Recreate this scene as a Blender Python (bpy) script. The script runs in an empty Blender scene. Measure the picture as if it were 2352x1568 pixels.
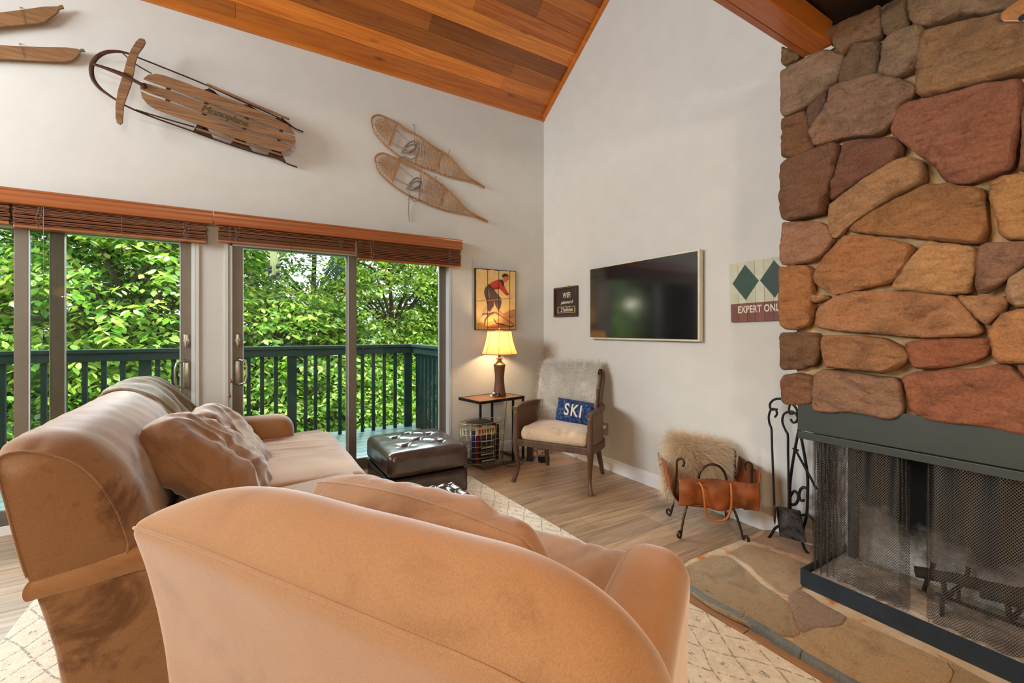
import bpy, bmesh, math, random
import numpy as np
from mathutils import Vector, Matrix, noise, Euler
random.seed(7); rng = np.random.default_rng(7)
S = bpy.context.scene
COL = S.collection

# ---------------------------------------------------------------- camera, sky, sun, large lights, exposure
F, PCX, HZ = 1005.0, 1176.0, 757.0          # focal length in pixels, principal column, horizon row (2352x1568)
YAW = math.radians(58.7)
CAM = Vector((-2.878, -4.042, 1.30))
FW = Vector((math.cos(YAW), math.sin(YAW), 0)); RT = Vector((math.sin(YAW), -math.cos(YAW), 0))
cd = bpy.data.cameras.new('camera'); cam = bpy.data.objects.new('camera', cd); COL.objects.link(cam)
cam.location = CAM; cam.rotation_euler = (math.pi/2, 0, YAW - math.pi/2)
cd.sensor_width = 36; cd.lens = F*36/2352; cd.shift_y = -(784-HZ)/2352; cd.clip_start = .02; cd.clip_end = 200
S.camera = cam
S.view_settings.view_transform = 'Standard'; S.view_settings.look = 'None'; S.view_settings.gamma = 1
S.view_settings.use_curve_mapping = False; S.view_settings.exposure = 0.0
S.cycles.use_denoising = True; S.cycles.max_bounces = 10; S.cycles.transparent_max_bounces = 24
S.cycles.sample_clamp_indirect = 6; S.cycles.caustics_reflective = False; S.cycles.caustics_refractive = False
W = bpy.data.worlds.new('sky'); S.world = W; W.use_nodes = True
_b = W.node_tree.nodes['Background']; _b.inputs[0].default_value = (.92, .96, 1.0, 1); _b.inputs[1].default_value = 2.3
def light(name, kind, loc, rot, energy, color, size=None, size_y=None, **k):
    d = bpy.data.lights.new(name, kind); d.energy = energy; d.color = color
    if kind == 'AREA':
        d.shape = 'RECTANGLE'; d.size = size; d.size_y = size_y or size
    elif kind == 'SUN': d.angle = size
    else: d.shadow_soft_size = size or .05
    for a, v in k.items(): setattr(d, a, v)
    o = bpy.data.objects.new(name, d); COL.objects.link(o); o.location = loc; o.rotation_euler = rot; return o
R = math.radians
light('sun', 'SUN', (0, 0, 20), (R(-38), R(14), 0), 3.4, (1, .95, .82), R(6))
# daylight from the loft window behind and above the camera, and a panel added over the deck to act as sky
light('loft_daylight', 'AREA', (-3.2, -8.3, 4.2), (R(90), 0, 0), 110, (.97, .97, 1), 4.0, 1.4)
light('deck_sky_fill', 'AREA', (-2.8, 2.6, 3.55), (R(-60), 0, 0), 1150, (.78, .91, 1), 6.0, 1.5)
# added fill light in a made-up window of the left wall, out of view
light('left_wall_fill', 'AREA', (-6.93, -1.65, 2.75), (R(90), 0, R(-90)), 250, (.86, .94, 1), 2.1, 1.25)

# ---------------------------------------------------------------- helpers
def s2l(c):
    c = c/255.0
    return c/12.92 if c <= .04045 else ((c+.055)/1.055)**2.4
def rgb(r, g, b): return (s2l(r), s2l(g), s2l(b), 1)
def ray(u, v):
    t = (u-PCX)/F; s = -(v-HZ)/F
    return FW + t*RT + Vector((0, 0, s))
def onx(u, v, x): r = ray(u, v); return CAM + r*((x-CAM.x)/r.x)      # the point of a plane x = const
def ony(u, v, y): r = ray(u, v); return CAM + r*((y-CAM.y)/r.y)
def onz(u, v, z): r = ray(u, v); return CAM + r*((z-CAM.z)/r.z)

class MB:
    def __init__(s): s.v = []; s.f = []; s.c = []; s.uv = None
    def add(s, vs, fs, col=None):
        n = len(s.v); s.v += [tuple(p) for p in vs]; s.f += [tuple(i+n for i in f) for f in fs]
        s.c += [col]*len(fs); return s
    def box(s, a, b, col=None, M=None, bev=0):
        x0, y0, z0 = a; x1, y1, z1 = b
        if bev:
            bm = bmesh.new(); bmesh.ops.create_cube(bm, size=1)
            bmesh.ops.scale(bm, vec=(abs(x1-x0), abs(y1-y0), abs(z1-z0)), verts=bm.verts)
            bmesh.ops.bevel(bm, geom=bm.edges[:], offset=bev, segments=3, profile=.5, affect='EDGES')
            bmesh.ops.translate(bm, vec=((x0+x1)/2, (y0+y1)/2, (z0+z1)/2), verts=bm.verts)
            vs = [v.co.copy() for v in bm.verts]; bm.verts.index_update(); fs = [[v.index for v in f.verts] for f in bm.faces]; bm.free()
        else:
            vs = [Vector(p) for p in ((x0,y0,z0),(x1,y0,z0),(x1,y1,z0),(x0,y1,z0),(x0,y0,z1),(x1,y0,z1),(x1,y1,z1),(x0,y1,z1))]
            fs = [(0,3,2,1),(4,5,6,7),(0,1,5,4),(1,2,6,5),(2,3,7,6),(3,0,4,7)]
        if M: vs = [M @ v for v in vs]
        return s.add(vs, fs, col)
    def prism(s, poly, d, col=None):
        """closed polygon of 3-D points pushed along vector d"""
        n = len(poly); d = Vector(d); vs = [Vector(p) for p in poly]+[Vector(p)+d for p in poly]
        return s.add(vs, [tuple(range(n)), tuple(range(2*n-1, n-1, -1))]+[(i, i+n, (i+1) % n+n, (i+1) % n) for i in range(n)], col)
    def tube(s, pts, r, n=8, col=None, closed=False, flat=None):
        """round bar through pts; r is a number or a list; flat=(w,h,up) makes a flat bar"""
        pts = [Vector(p) for p in pts]; k = len(pts)
        if k < 2: return s
        rs = r if isinstance(r, (list, tuple)) else [r]*k
        tang = []
        for i in range(k):
            if closed: t = pts[(i+1) % k]-pts[i-1]
            else: t = pts[min(i+1, k-1)]-pts[max(i-1, 0)]
            tang.append(t.normalized() if t.length > 1e-9 else Vector((0, 0, 1)))
        up = Vector(flat[2]) if flat else (Vector((0, 0, 1)) if abs(tang[0].z) < .9 else Vector((1, 0, 0)))
        vs = []; a = up - tang[0]*up.dot(tang[0]); a.normalize()
        for i in range(k):
            if flat: a = up.copy()
            a = a - tang[i]*a.dot(tang[i])
            if a.length < 1e-6: a = tang[i].orthogonal()
            a.normalize(); b = tang[i].cross(a)
            if flat:
                w, h = flat[0]/2, flat[1]/2
                for p, q in ((1, 1), (-1, 1), (-1, -1), (1, -1)): vs.append(pts[i]+a*h*q+b*w*p)
            else:
                for j in range(n):
                    t = 2*math.pi*j/n; vs.append(pts[i]+(a*math.cos(t)+b*math.sin(t))*rs[i])
        m = 4 if flat else n
        fs = [(i*m+j, i*m+(j+1) % m, (i+1)*m+(j+1) % m, (i+1)*m+j) for i in range(k-1) for j in range(m)]
        if closed: fs += [((k-1)*m+j, (k-1)*m+(j+1) % m, (j+1) % m, j) for j in range(m)]
        else: fs += [tuple(range(m-1, -1, -1)), tuple((k-1)*m+j for j in range(m))]
        return s.add(vs, fs, col)
    def lathe(s, prof, c=(0, 0, 0), n=32, col=None, open_=False, ax=None):
        c = Vector(c); vs = []
        for r, z in prof:
            for j in range(n):
                t = 2*math.pi*j/n; p = Vector((r*math.cos(t), r*math.sin(t), z))
                vs.append(c+(ax @ p if ax else p))
        k = len(prof)
        fs = [(i*n+j, i*n+(j+1) % n, (i+1)*n+(j+1) % n, (i+1)*n+j) for i in range(k-1) for j in range(n)]
        if not open_: fs += [tuple(range(n-1, -1, -1)), tuple((k-1)*n+j for j in range(n))]
        return s.add(vs, fs, col)
    def grid(s, fn, nu, nv, closed_u=False, closed_v=False, caps=False, col=None):
        """fn(i/nu, j/nv) -> point"""
        vs = [Vector(fn(i/nu, j/nv)) for i in range(nu+(0 if closed_u else 1)) for j in range(nv+(0 if closed_v else 1))]
        U = nu if closed_u else nu+1; V = nv if closed_v else nv+1
        fs = [(i*V+j, ((i+1) % U)*V+j, ((i+1) % U)*V+(j+1) % V, i*V+(j+1) % V) for i in range(nu) for j in range(nv)]
        if caps: fs += [tuple(range(V-1, -1, -1)), tuple((U-1)*V+j for j in range(V))]
        return s.add(vs, fs, col)
    def blob(s, c, r, n=10, col=None, M=None):
        bm = bmesh.new(); bmesh.ops.create_uvsphere(bm, u_segments=n*2, v_segments=n, radius=1)
        rr = r if isinstance(r, (tuple, list)) else (r, r, r)
        vs = [Vector((v.co.x*rr[0], v.co.y*rr[1], v.co.z*rr[2])) for v in bm.verts]; bm.verts.index_update()
        if M: vs = [M @ v for v in vs]
        vs = [v+Vector(c) for v in vs]; fs = [[v.index for v in f.verts] for f in bm.faces]; bm.free()
        return s.add(vs, fs, col)
    def xf(s, M): s.v = [tuple(M @ Vector(p)) for p in s.v]; return s

def link(o, parent=None):
    COL.objects.link(o)
    if parent: o.parent = parent
    return o
def tag(o, label=None, cat=None, group=None, kind=None):
    if label: o['label'] = label
    if cat: o['category'] = cat
    if group: o['group'] = group
    if kind: o['kind'] = kind
    return o
WM = {}
def thing(name, label, cat, loc=(0, 0, 0), rz=0, group=None, kind=None):
    o = bpy.data.objects.new(name, None); link(o); o.location = loc; o.rotation_euler = (0, 0, rz); o.empty_display_size = .1
    WM[o.name] = Matrix.Translation(Vector(loc)) @ Matrix.Rotation(rz, 4, 'Z')
    return tag(o, label, cat, group, kind)
def build(name, mb, mat, parent=None, world=True, smooth=False, label=None, mod=None, base=None, angle=None, kind=None):
    """link mb as ONE mesh object. world=True: mb is in world space and is brought into its parent's space."""
    off = Matrix.Identity(4)
    if parent is not None and world:
        root = parent
        while root.parent: root = root.parent
        off = WM[root.name].inverted()
    V = np.array(mb.v, dtype=float).reshape(-1, 3)
    loc = None
    if parent is None:
        loc = Vector(base) if base else Vector(((V[:, 0].min()+V[:, 0].max())/2, (V[:, 1].min()+V[:, 1].max())/2, V[:, 2].min()))
        V = V-np.array(loc)
    elif world:
        Mx = np.array(off); V = V @ Mx[:3, :3].T+Mx[:3, 3]
    me = bpy.data.meshes.new(name); me.from_pydata(V.tolist(), [], mb.f); me.update()
    if any(c is not None for c in mb.c):
        at = me.color_attributes.new('col', 'FLOAT_COLOR', 'CORNER')
        arr = []
        for f, c in zip(mb.f, mb.c): arr += list(c or (1, 1, 1, 1))*len(f)
        at.data.foreach_set('color', arr)
    if mb.uv is not None:
        uv = me.uv_layers.new(name='uv'); idx = np.zeros(len(me.loops), dtype=int); me.loops.foreach_get('vertex_index', idx)
        uv.data.foreach_set('uv', np.array(mb.uv)[idx].ravel())
    for m in (mat if isinstance(mat, (list, tuple)) else [mat]): me.materials.append(m)
    if smooth:
        me.polygons.foreach_set('use_smooth', [True]*len(me.polygons))
        if angle: me.set_sharp_from_angle(angle=R(angle))
    me.validate()
    o = bpy.data.objects.new(name, me)
    if loc is not None: o.location = loc
    link(o, parent)
    if label: o['label'] = label
    if kind: o['kind'] = kind
    if mod == 'sub':
        m = o.modifiers.new('s', 'SUBSURF'); m.levels = m.render_levels = 2
    elif mod and mod[0] == 'bev':
        m = o.modifiers.new('b', 'BEVEL'); m.width = mod[1]; m.segments = 3; m.limit_method = 'ANGLE'
    return o
def single(name, mb, mat, label, cat, group=None, kind=None, **k):
    return tag(build(name, mb, mat, **k), label, cat, group, kind)

def textmesh(s, size, font=None, extrude=.0008, space=1.0, shear=0, align='CENTER', bold=0):
    c = bpy.data.curves.new('t', 'FONT'); c.body = s; c.size = size; c.extrude = extrude; c.align_x = align; c.align_y = 'CENTER'
    c.space_character = space; c.shear = shear; c.offset = bold
    o = bpy.data.objects.new('t', c); COL.objects.link(o)
    bpy.context.view_layer.update()
    me = bpy.data.meshes.new_from_object(o.evaluated_get(bpy.context.evaluated_depsgraph_get()))
    mb = MB(); mb.add([v.co.copy() for v in me.vertices], [tuple(p.vertices) for p in me.polygons])
    bpy.data.objects.remove(o); bpy.data.curves.remove(c); bpy.data.meshes.remove(me)
    return mb

# ---------------------------------------------------------------- materials
def nt(name):
    m = bpy.data.materials.new(name); m.use_nodes = True; t = m.node_tree
    return m, t, t.nodes['Principled BSDF']
def N(t, kind, **k):
    n = t.nodes.new(kind)
    for a, v in k.items():
        if a.startswith('i_'): n.inputs[int(a[2:]) if a[2:].isdigit() else a[2:].replace('_', ' ')].default_value = v
        else: setattr(n, a, v)
    return n
def L(t, a, b): t.links.new(a, b)
def mixc(t, f, a, b, mode='MIX'):
    n = t.nodes.new('ShaderNodeMix'); n.data_type = 'RGBA'; n.blend_type = mode
    for s, x in ((n.inputs[0], f), (n.inputs[6], a), (n.inputs[7], b)):
        if hasattr(x, 'links'): L(t, x, s)
        else: s.default_value = x
    return n.outputs[2]
def mth(t, op, a, b=None, c=None):
    n = t.nodes.new('ShaderNodeMath'); n.operation = op
    for i, x in enumerate((a, b, c)):
        if x is None: continue
        if hasattr(x, 'links'): L(t, x, n.inputs[i])
        else: n.inputs[i].default_value = x
    return n.outputs[0]
def coords(t, scale=(1, 1, 1), kind='Object', rot=(0, 0, 0)):
    c = N(t, 'ShaderNodeTexCoord'); m = N(t, 'ShaderNodeMapping'); m.inputs['Scale'].default_value = scale; m.inputs['Rotation'].default_value = rot
    L(t, c.outputs[kind], m.inputs[0]); return m.outputs[0]
def nz(t, vec, scale, detail=4, rough=.55, dist=0):
    n = N(t, 'ShaderNodeTexNoise'); n.inputs['Scale'].default_value = scale; n.inputs['Detail'].default_value = detail
    n.inputs['Roughness'].default_value = rough; n.inputs['Distortion'].default_value = dist
    if vec is not None: L(t, vec, n.inputs['Vector'])
    return n.outputs[0]
def ramp(t, f, stops):
    r = N(t, 'ShaderNodeValToRGB'); e = r.color_ramp.elements
    while len(e) < len(stops): e.new(.5)
    for x, (p, c) in zip(e, stops): x.position = p; x.color = c if len(c) == 4 else (*c, 1)
    L(t, f, r.inputs[0]); return r.outputs[0]
def bump(t, bsdf, h, strength=.3, dist=.01):
    b = N(t, 'ShaderNodeBump'); b.inputs['Strength'].default_value = strength; b.inputs['Distance'].default_value = dist
    L(t, h, b.inputs['Height']); L(t, b.outputs[0], bsdf.inputs['Normal']); return b
def plain(name, c, rough=.5, metal=0, var=.08, vs=6, bs=0, bscale=60, spec=None, sheen=0):
    m, t, p = nt(name); p.inputs['Roughness'].default_value = rough; p.inputs['Metallic'].default_value = metal
    if spec is not None: p.inputs['Specular IOR Level'].default_value = spec
    if sheen: p.inputs['Sheen Weight'].default_value = sheen
    co = coords(t); n = nz(t, co, vs)
    dk = tuple(x*(1-var*1.6) for x in c[:3])+(1,); lt = tuple(min(1, x*(1+var)) for x in c[:3])+(1,)
    L(t, ramp(t, n, [(.3, dk), (.7, lt)]), p.inputs['Base Color'])
    if bs: bump(t, p, nz(t, co, bscale), bs, .003)
    return m
def wood(name, c1, c2, scale=(2, 30, 30), rough=.45, col=False, bs=.15, knots=False, coat=0, kc=(.03, .012, .005, 1)):
    """grain runs along the axis with the smallest scale; col: multiply by the mesh's own board colours"""
    m, t, p = nt(name); p.inputs['Roughness'].default_value = rough
    if coat: p.inputs['Coat Weight'].default_value = coat; p.inputs['Coat Roughness'].default_value = .15
    co = coords(t, scale); g = nz(t, co, 1.0, 6, .6, 1.2); c = ramp(t, g, [(.3, c1), (.68, c2)])
    big = nz(t, coords(t, tuple(x*.12 for x in scale)), 1.5, 3)
    c = mixc(t, mth(t, 'MULTIPLY', big, .35), c, c1)
    if col:
        a = N(t, 'ShaderNodeAttribute', attribute_name='col'); c = mixc(t, 1.0, c, a.outputs[0], 'MULTIPLY')
    if knots:
        v = N(t, 'ShaderNodeTexVoronoi'); L(t, coords(t, knots), v.inputs[0]); v.inputs['Scale'].default_value = 1
        k = mth(t, 'SMOOTH_MIN', mth(t, 'MULTIPLY', v.outputs[0], 7.0), 1.0, .3)
        rings = mth(t, 'LESS_THAN', v.outputs[0], .14)
        c = mixc(t, mth(t, 'MULTIPLY', mth(t, 'SUBTRACT', 1.0, k), .9), c, kc)
    L(t, c, p.inputs['Base Color'])
    if bs: bump(t, p, g, bs, .002)
    return m
def vcol(name, rough=.6, bs=0, bscale=40, var=.25, vs=8, metal=0, spec=None):
    """takes its colour from the mesh's own colours"""
    m, t, p = nt(name); p.inputs['Roughness'].default_value = rough; p.inputs['Metallic'].default_value = metal
    if spec is not None: p.inputs['Specular IOR Level'].default_value = spec
    a = N(t, 'ShaderNodeAttribute', attribute_name='col'); co = coords(t); n = nz(t, co, vs, 6)
    c = mixc(t, 1.0, a.outputs[0], ramp(t, n, [(.25, (1-var,)*3), (.75, (1,)*3)]), 'MULTIPLY'); L(t, c, p.inputs['Base Color'])
    if bs: bump(t, p, nz(t, co, bscale, 8), bs, .004)
    return m
def suede(name, c, dark, wr=0, sc=2.2):
    m, t, p = nt(name); p.inputs['Roughness'].default_value = .85; p.inputs['Sheen Weight'].default_value = .6
    p.inputs['Sheen Roughness'].default_value = .4; p.inputs['Specular IOR Level'].default_value = .2
    co = coords(t, (1, 1, 1)); n = nz(t, co, sc, 5, .6, .9); n2 = nz(t, co, 300, 2)
    c_ = ramp(t, n, [(.36, dark), (.47, c), (.75, tuple(min(1, x*1.1) for x in c[:3])+(1,))])
    c_ = mixc(t, .12, c_, ramp(t, n2, [(.3, (0, 0, 0, 1)), (.7, (1, 1, 1, 1))]), 'OVERLAY'); L(t, c_, p.inputs['Base Color'])
    h = mth(t, 'ADD', mth(t, 'MULTIPLY', nz(t, coords(t, (3, 3, 3)), 1.6, 3, .5, .6), 1.0 if wr else .3), mth(t, 'MULTIPLY', n2, .01))
    bump(t, p, h, .5 if wr else .25, .02 if wr else .01); return m
def metal(name, c, rough=.4, var=.2, bs=.1): return plain(name, c, rough, .9, var, 20, bs, 80)

M = {}
M['wall'] = plain('wall_paint', rgb(208, 206, 198), .75, var=.02, bs=.05, bscale=90)
M['trimw'] = plain('white_trim_paint', rgb(232, 232, 230), .45, var=.02)
M['ceil'] = wood('cedar_boards', (.44, .115, .012, 1), (.80, .30, .045, 1), (1.6, 40, 40), .38, True, .12, knots=(2.2, 7, 7), coat=.25, kc=(.07, .022, .006, 1))
M['beam'] = wood('stained_beam', (.40, .10, .012, 1), (.66, .22, .03, 1), (1.5, 30, 30), .32, coat=.4)
M['soffit'] = wood('dark_stained_boards', (.02, .011, .007, 1), (.05, .028, .018, 1), (1.5, 20, 20), .5)
M['valance'] = wood('cherry_valance', (.30, .085, .022, 1), (.46, .15, .045, 1), (1.2, 60, 60), .35, coat=.3)
M['slat'] = wood('cherry_slats', (.20, .065, .022, 1), (.32, .115, .045, 1), (1.2, 80, 80), .4)
M['floor'] = wood('plank_tile', (.24, .155, .095, 1), (.66, .47, .31, 1), (1.5, 26, 10), .33, True, .08)
M['grout'] = plain('grout', rgb(150, 140, 128), .8)
M['dframe'] = plain('bronze_aluminium', rgb(118, 108, 94), .45, .35, .06)
M['dwhite'] = plain('white_vinyl', rgb(205, 212, 210), .35, var=.03)
M['green'] = plain('green_deck_paint', rgb(12, 36, 28), .85, var=.18, spec=.2, vs=14)
M['deckf'] = plain('weathered_green_deck', rgb(70, 92, 88), .55, var=.2, vs=10)
M['black'] = plain('black_iron', rgb(40, 40, 40), .45, .6, .2, 30, .15)
M['iron'] = plain('bronze_iron', rgb(70, 52, 40), .38, .7, .3, 40, .2)
M['bluei'] = plain('painted_blue_steel', rgb(42, 54, 64), .42, .3, .15, 14)
M['hood'] = plain('green_grey_steel', rgb(60, 66, 60), .42, .35, .04)
M['plastic'] = plain('black_plastic', rgb(20, 20, 22), .35)
M['white'] = plain('white_plastic', rgb(225, 225, 220), .4)
M['nickel'] = metal('brushed_nickel', rgb(170, 165, 150), .35)
M['brasswire'] = metal('brass_wire', rgb(205, 190, 150), .35)
M['sofa'] = suede('taupe_suede', rgb(160, 118, 80), rgb(144, 102, 66))
M['sofa2'] = suede('taupe_suede_shaded_nap', rgb(142, 105, 72), rgb(104, 72, 47), sc=3.4)  # blotchy nap; darker base also puts the sofa end's shade into the colour
M['pill'] = suede('taupe_suede_pillow', rgb(154, 116, 84), rgb(130, 94, 66), wr=1)
M['leather'] = plain('dark_brown_leather', rgb(70, 54, 46), .24, 0, .25, 9, .12, 120, spec=.8)
M['cognac'] = plain('cognac_suede_leather', rgb(140, 72, 22), .6, 0, .45, 7, .3, 90)
M['strap'] = plain('tan_leather_strap', rgb(176, 98, 40), .5, 0, .15)
M['velvet'] = suede('beige_velvet', rgb(205, 180, 150), rgb(182, 155, 126), wr=1, sc=5)
M['chairw'] = wood('walnut_chair', (.055, .026, .012, 1), (.13, .062, .026, 1), (12, 12, 2), .5)
M['fur'] = vcol('white_fur', .8, var=.1)
M['stone'] = vcol('fieldstone', .88, .85, 38, .42, 9)
M['flag'] = vcol('flagstone', .6, .8, 70, .5, 26)
M['mortar'] = plain('cream_mortar', rgb(176, 146, 104), .9, 0, .2, 14, .4, 90)
def _m2():
    m, t, p = nt('hearth_mortar'); p.inputs['Roughness'].default_value = .9; co = coords(t)
    L(t, ramp(t, nz(t, co, 9, 5, .6), [(.40, rgb(206, 190, 164)), (.56, rgb(196, 168, 132)), (.62, rgb(186, 116, 56))]), p.inputs['Base Color']); bump(t, p, nz(t, co, 60, 5), .6, .006); return m
M['mortar2'] = _m2()
M['sledw'] = wood('weathered_ash', (.10, .045, .018, 1), (.40, .20, .075, 1), (3, 60, 60), .55, bs=.3)
M['rust'] = plain('rusty_iron', rgb(78, 48, 34), .6, .5, .3, 30, .3)
M['skiw'] = wood('old_ski_wood', (.16, .07, .025, 1), (.34, .18, .075, 1), (3, 50, 50), .45)
M['bent'] = wood('varnished_ash', (.30, .11, .028, 1), (.50, .22, .06, 1), (8, 40, 40), .35, coat=.3)
M['lace'] = plain('rawhide_lacing', rgb(176, 132, 82), .55, 0, .2)
M['strapg'] = plain('grey_leather_strap', rgb(128, 112, 98), .6, 0, .2)
M['paint'] = vcol('painted_boards', .55, .12, 60, .22, 16)
M['vc'] = vcol('printed', .5, 0, var=.12)
M['screen'] = plain('screen_glass', rgb(96, 98, 100), .10, .92, .0)
M['edging'] = wood('oak_edging', (.24, .115, .05, 1), (.42, .22, .10, 1), (30, 3, 30), .45)
M['soot'] = None
M['leaf'] = None
def mk_glass():
    m, t, p = nt('window_glass'); t.nodes.remove(p); out = t.nodes['Material Output']
    tr = N(t, 'ShaderNodeBsdfTransparent'); tr.inputs[0].default_value = (.95, .98, .97, 1)
    gl = N(t, 'ShaderNodeBsdfGlossy'); gl.inputs['Roughness'].default_value = .02
    fr = N(t, 'ShaderNodeFresnel'); fr.inputs[0].default_value = 1.35; mx = N(t, 'ShaderNodeMixShader')
    L(t, fr.outputs[0], mx.inputs[0]); L(t, tr.outputs[0], mx.inputs[1]); L(t, gl.outputs[0], mx.inputs[2]); L(t, mx.outputs[0], out.inputs[0]); return m
M['glass'] = mk_glass()
def mk_leaf():
    m, t, p = nt('leaf'); out = t.nodes['Material Output']; a = N(t, 'ShaderNodeAttribute', attribute_name='col')
    p.inputs['Roughness'].default_value = .45; L(t, a.outputs[0], p.inputs['Base Color'])
    tl = N(t, 'ShaderNodeBsdfTranslucent'); L(t, mixc(t, 1.0, a.outputs[0], (1.6, 1.5, .6, 1), 'MULTIPLY'), tl.inputs[0])
    mx = N(t, 'ShaderNodeMixShader'); mx.inputs[0].default_value = .38
    L(t, p.outputs[0], mx.inputs[1]); L(t, tl.outputs[0], mx.inputs[2]); L(t, mx.outputs[0], out.inputs[0]); return m
M['leaf'] = mk_leaf()
def mk_fur():
    m, t, p = nt('white_fur'); out = t.nodes['Material Output']; a = N(t, 'ShaderNodeAttribute', attribute_name='col'); p.inputs['Roughness'].default_value = .6
    L(t, a.outputs[0], p.inputs['Base Color']); tl = N(t, 'ShaderNodeBsdfTranslucent'); L(t, a.outputs[0], tl.inputs[0]); mx = N(t, 'ShaderNodeMixShader'); mx.inputs[0].default_value = .45
    L(t, p.outputs[0], mx.inputs[1]); L(t, tl.outputs[0], mx.inputs[2]); L(t, mx.outputs[0], out.inputs[0]); return m
M['fur'] = mk_fur()
M['bark'] = plain('bark', rgb(62, 54, 44), .9, 0, .3, 12, .6, 30)
def mk_mesh():
    """woven wire: a real pattern of gaps in the sheet, laid out in metres of the curtain's own cloth"""
    m, t, p = nt('wire_mesh'); out = t.nodes['Material Output']; p.inputs['Metallic'].default_value = .8; p.inputs['Roughness'].default_value = .38
    p.inputs['Base Color'].default_value = (.15, .14, .125, 1)
    uv = N(t, 'ShaderNodeUVMap'); sx = N(t, 'ShaderNodeSeparateXYZ'); L(t, uv.outputs[0], sx.inputs[0])
    u = mth(t, 'MULTIPLY', sx.outputs[0], 1/.0095); v = mth(t, 'MULTIPLY', sx.outputs[1], 1/.0125)
    def line(e):
        f = mth(t, 'ABSOLUTE', mth(t, 'SUBTRACT', mth(t, 'FRACT', e), .5)); return mth(t, 'LESS_THAN', f, .14)
    w = mth(t, 'MAXIMUM', line(mth(t, 'ADD', u, v)), line(mth(t, 'SUBTRACT', u, v)))
    tr = N(t, 'ShaderNodeBsdfTransparent'); mx = N(t, 'ShaderNodeMixShader')
    L(t, w, mx.inputs[0]); L(t, tr.outputs[0], mx.inputs[1]); L(t, p.outputs[0], mx.inputs[2]); L(t, mx.outputs[0], out.inputs[0]); return m
M['mesh'] = mk_mesh()
def mk_stone(name, fs, bd, rough, st=(1, 1, 2.4)):
    m, t, p = nt(name); p.inputs['Roughness'].default_value = rough; p.inputs['Specular IOR Level'].default_value = .3
    a = N(t, 'ShaderNodeAttribute', attribute_name='col'); co = coords(t)
    n1 = nz(t, co, 5, 7, .65, .6); n2 = nz(t, coords(t, st), fs, 9, .72, .4); n3 = nz(t, co, fs*6, 4, .7)
    c = mixc(t, 1.0, a.outputs[0], ramp(t, n1, [(.28, (.58, .54, .52, 1)), (.5, (1, .97, .94, 1)), (.74, (1.0, .86, .70, 1))]), 'MULTIPLY')
    c = mixc(t, 1.0, c, ramp(t, n2, [(.30, (.48, .45, .42, 1)), (.46, (.98, .98, .98, 1)), (.7, (1.0, 1.0, 1.0, 1))]), 'MULTIPLY')
    c = mixc(t, .22, c, ramp(t, n3, [(.35, (.1, .1, .1, 1)), (.65, (1, 1, 1, 1))]), 'OVERLAY'); L(t, c, p.inputs['Base Color'])
    h = mth(t, 'ADD', mth(t, 'ADD', n2, mth(t, 'MULTIPLY', n3, .22)), mth(t, 'MULTIPLY', n1, .6)); bump(t, p, h, 1.0, bd); return m
M['stone'] = mk_stone('fieldstone', 16, .022, .88); M['flag'] = mk_stone('flagstone', 40, .012, .55, (1, 3.8, 1))
def mk_soot(axis=0):
    """refractory panel: pale ash-dusted low down, black soot where the fire has marked it (stains that stay put)"""
    m, t, p = nt('sooty_refractory'); p.inputs['Roughness'].default_value = .95
    c = N(t, 'ShaderNodeTexCoord'); sx = N(t, 'ShaderNodeSeparateXYZ'); L(t, c.outputs['Object'], sx.inputs[0])
    n = nz(t, coords(t), 3.5, 6, .65); h = mth(t, 'ADD', mth(t, 'MULTIPLY', sx.outputs[2], 1.6), mth(t, 'MULTIPLY', n, .9))
    n2 = nz(t, coords(t), 60, 5)
    col = ramp(t, h, [(.66, rgb(215, 210, 200)), (.84, rgb(140, 132, 122)), (.98, rgb(34, 30, 28)), (1.12, rgb(16, 14, 13))])
    col = mixc(t, .35, col, ramp(t, n2, [(.35, (.05, .05, .05, 1)), (.65, (1, 1, 1, 1))]), 'MULTIPLY')
    L(t, col, p.inputs['Base Color']); bump(t, p, n2, .4, .004); return m
M['soot'] = mk_soot()
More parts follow.
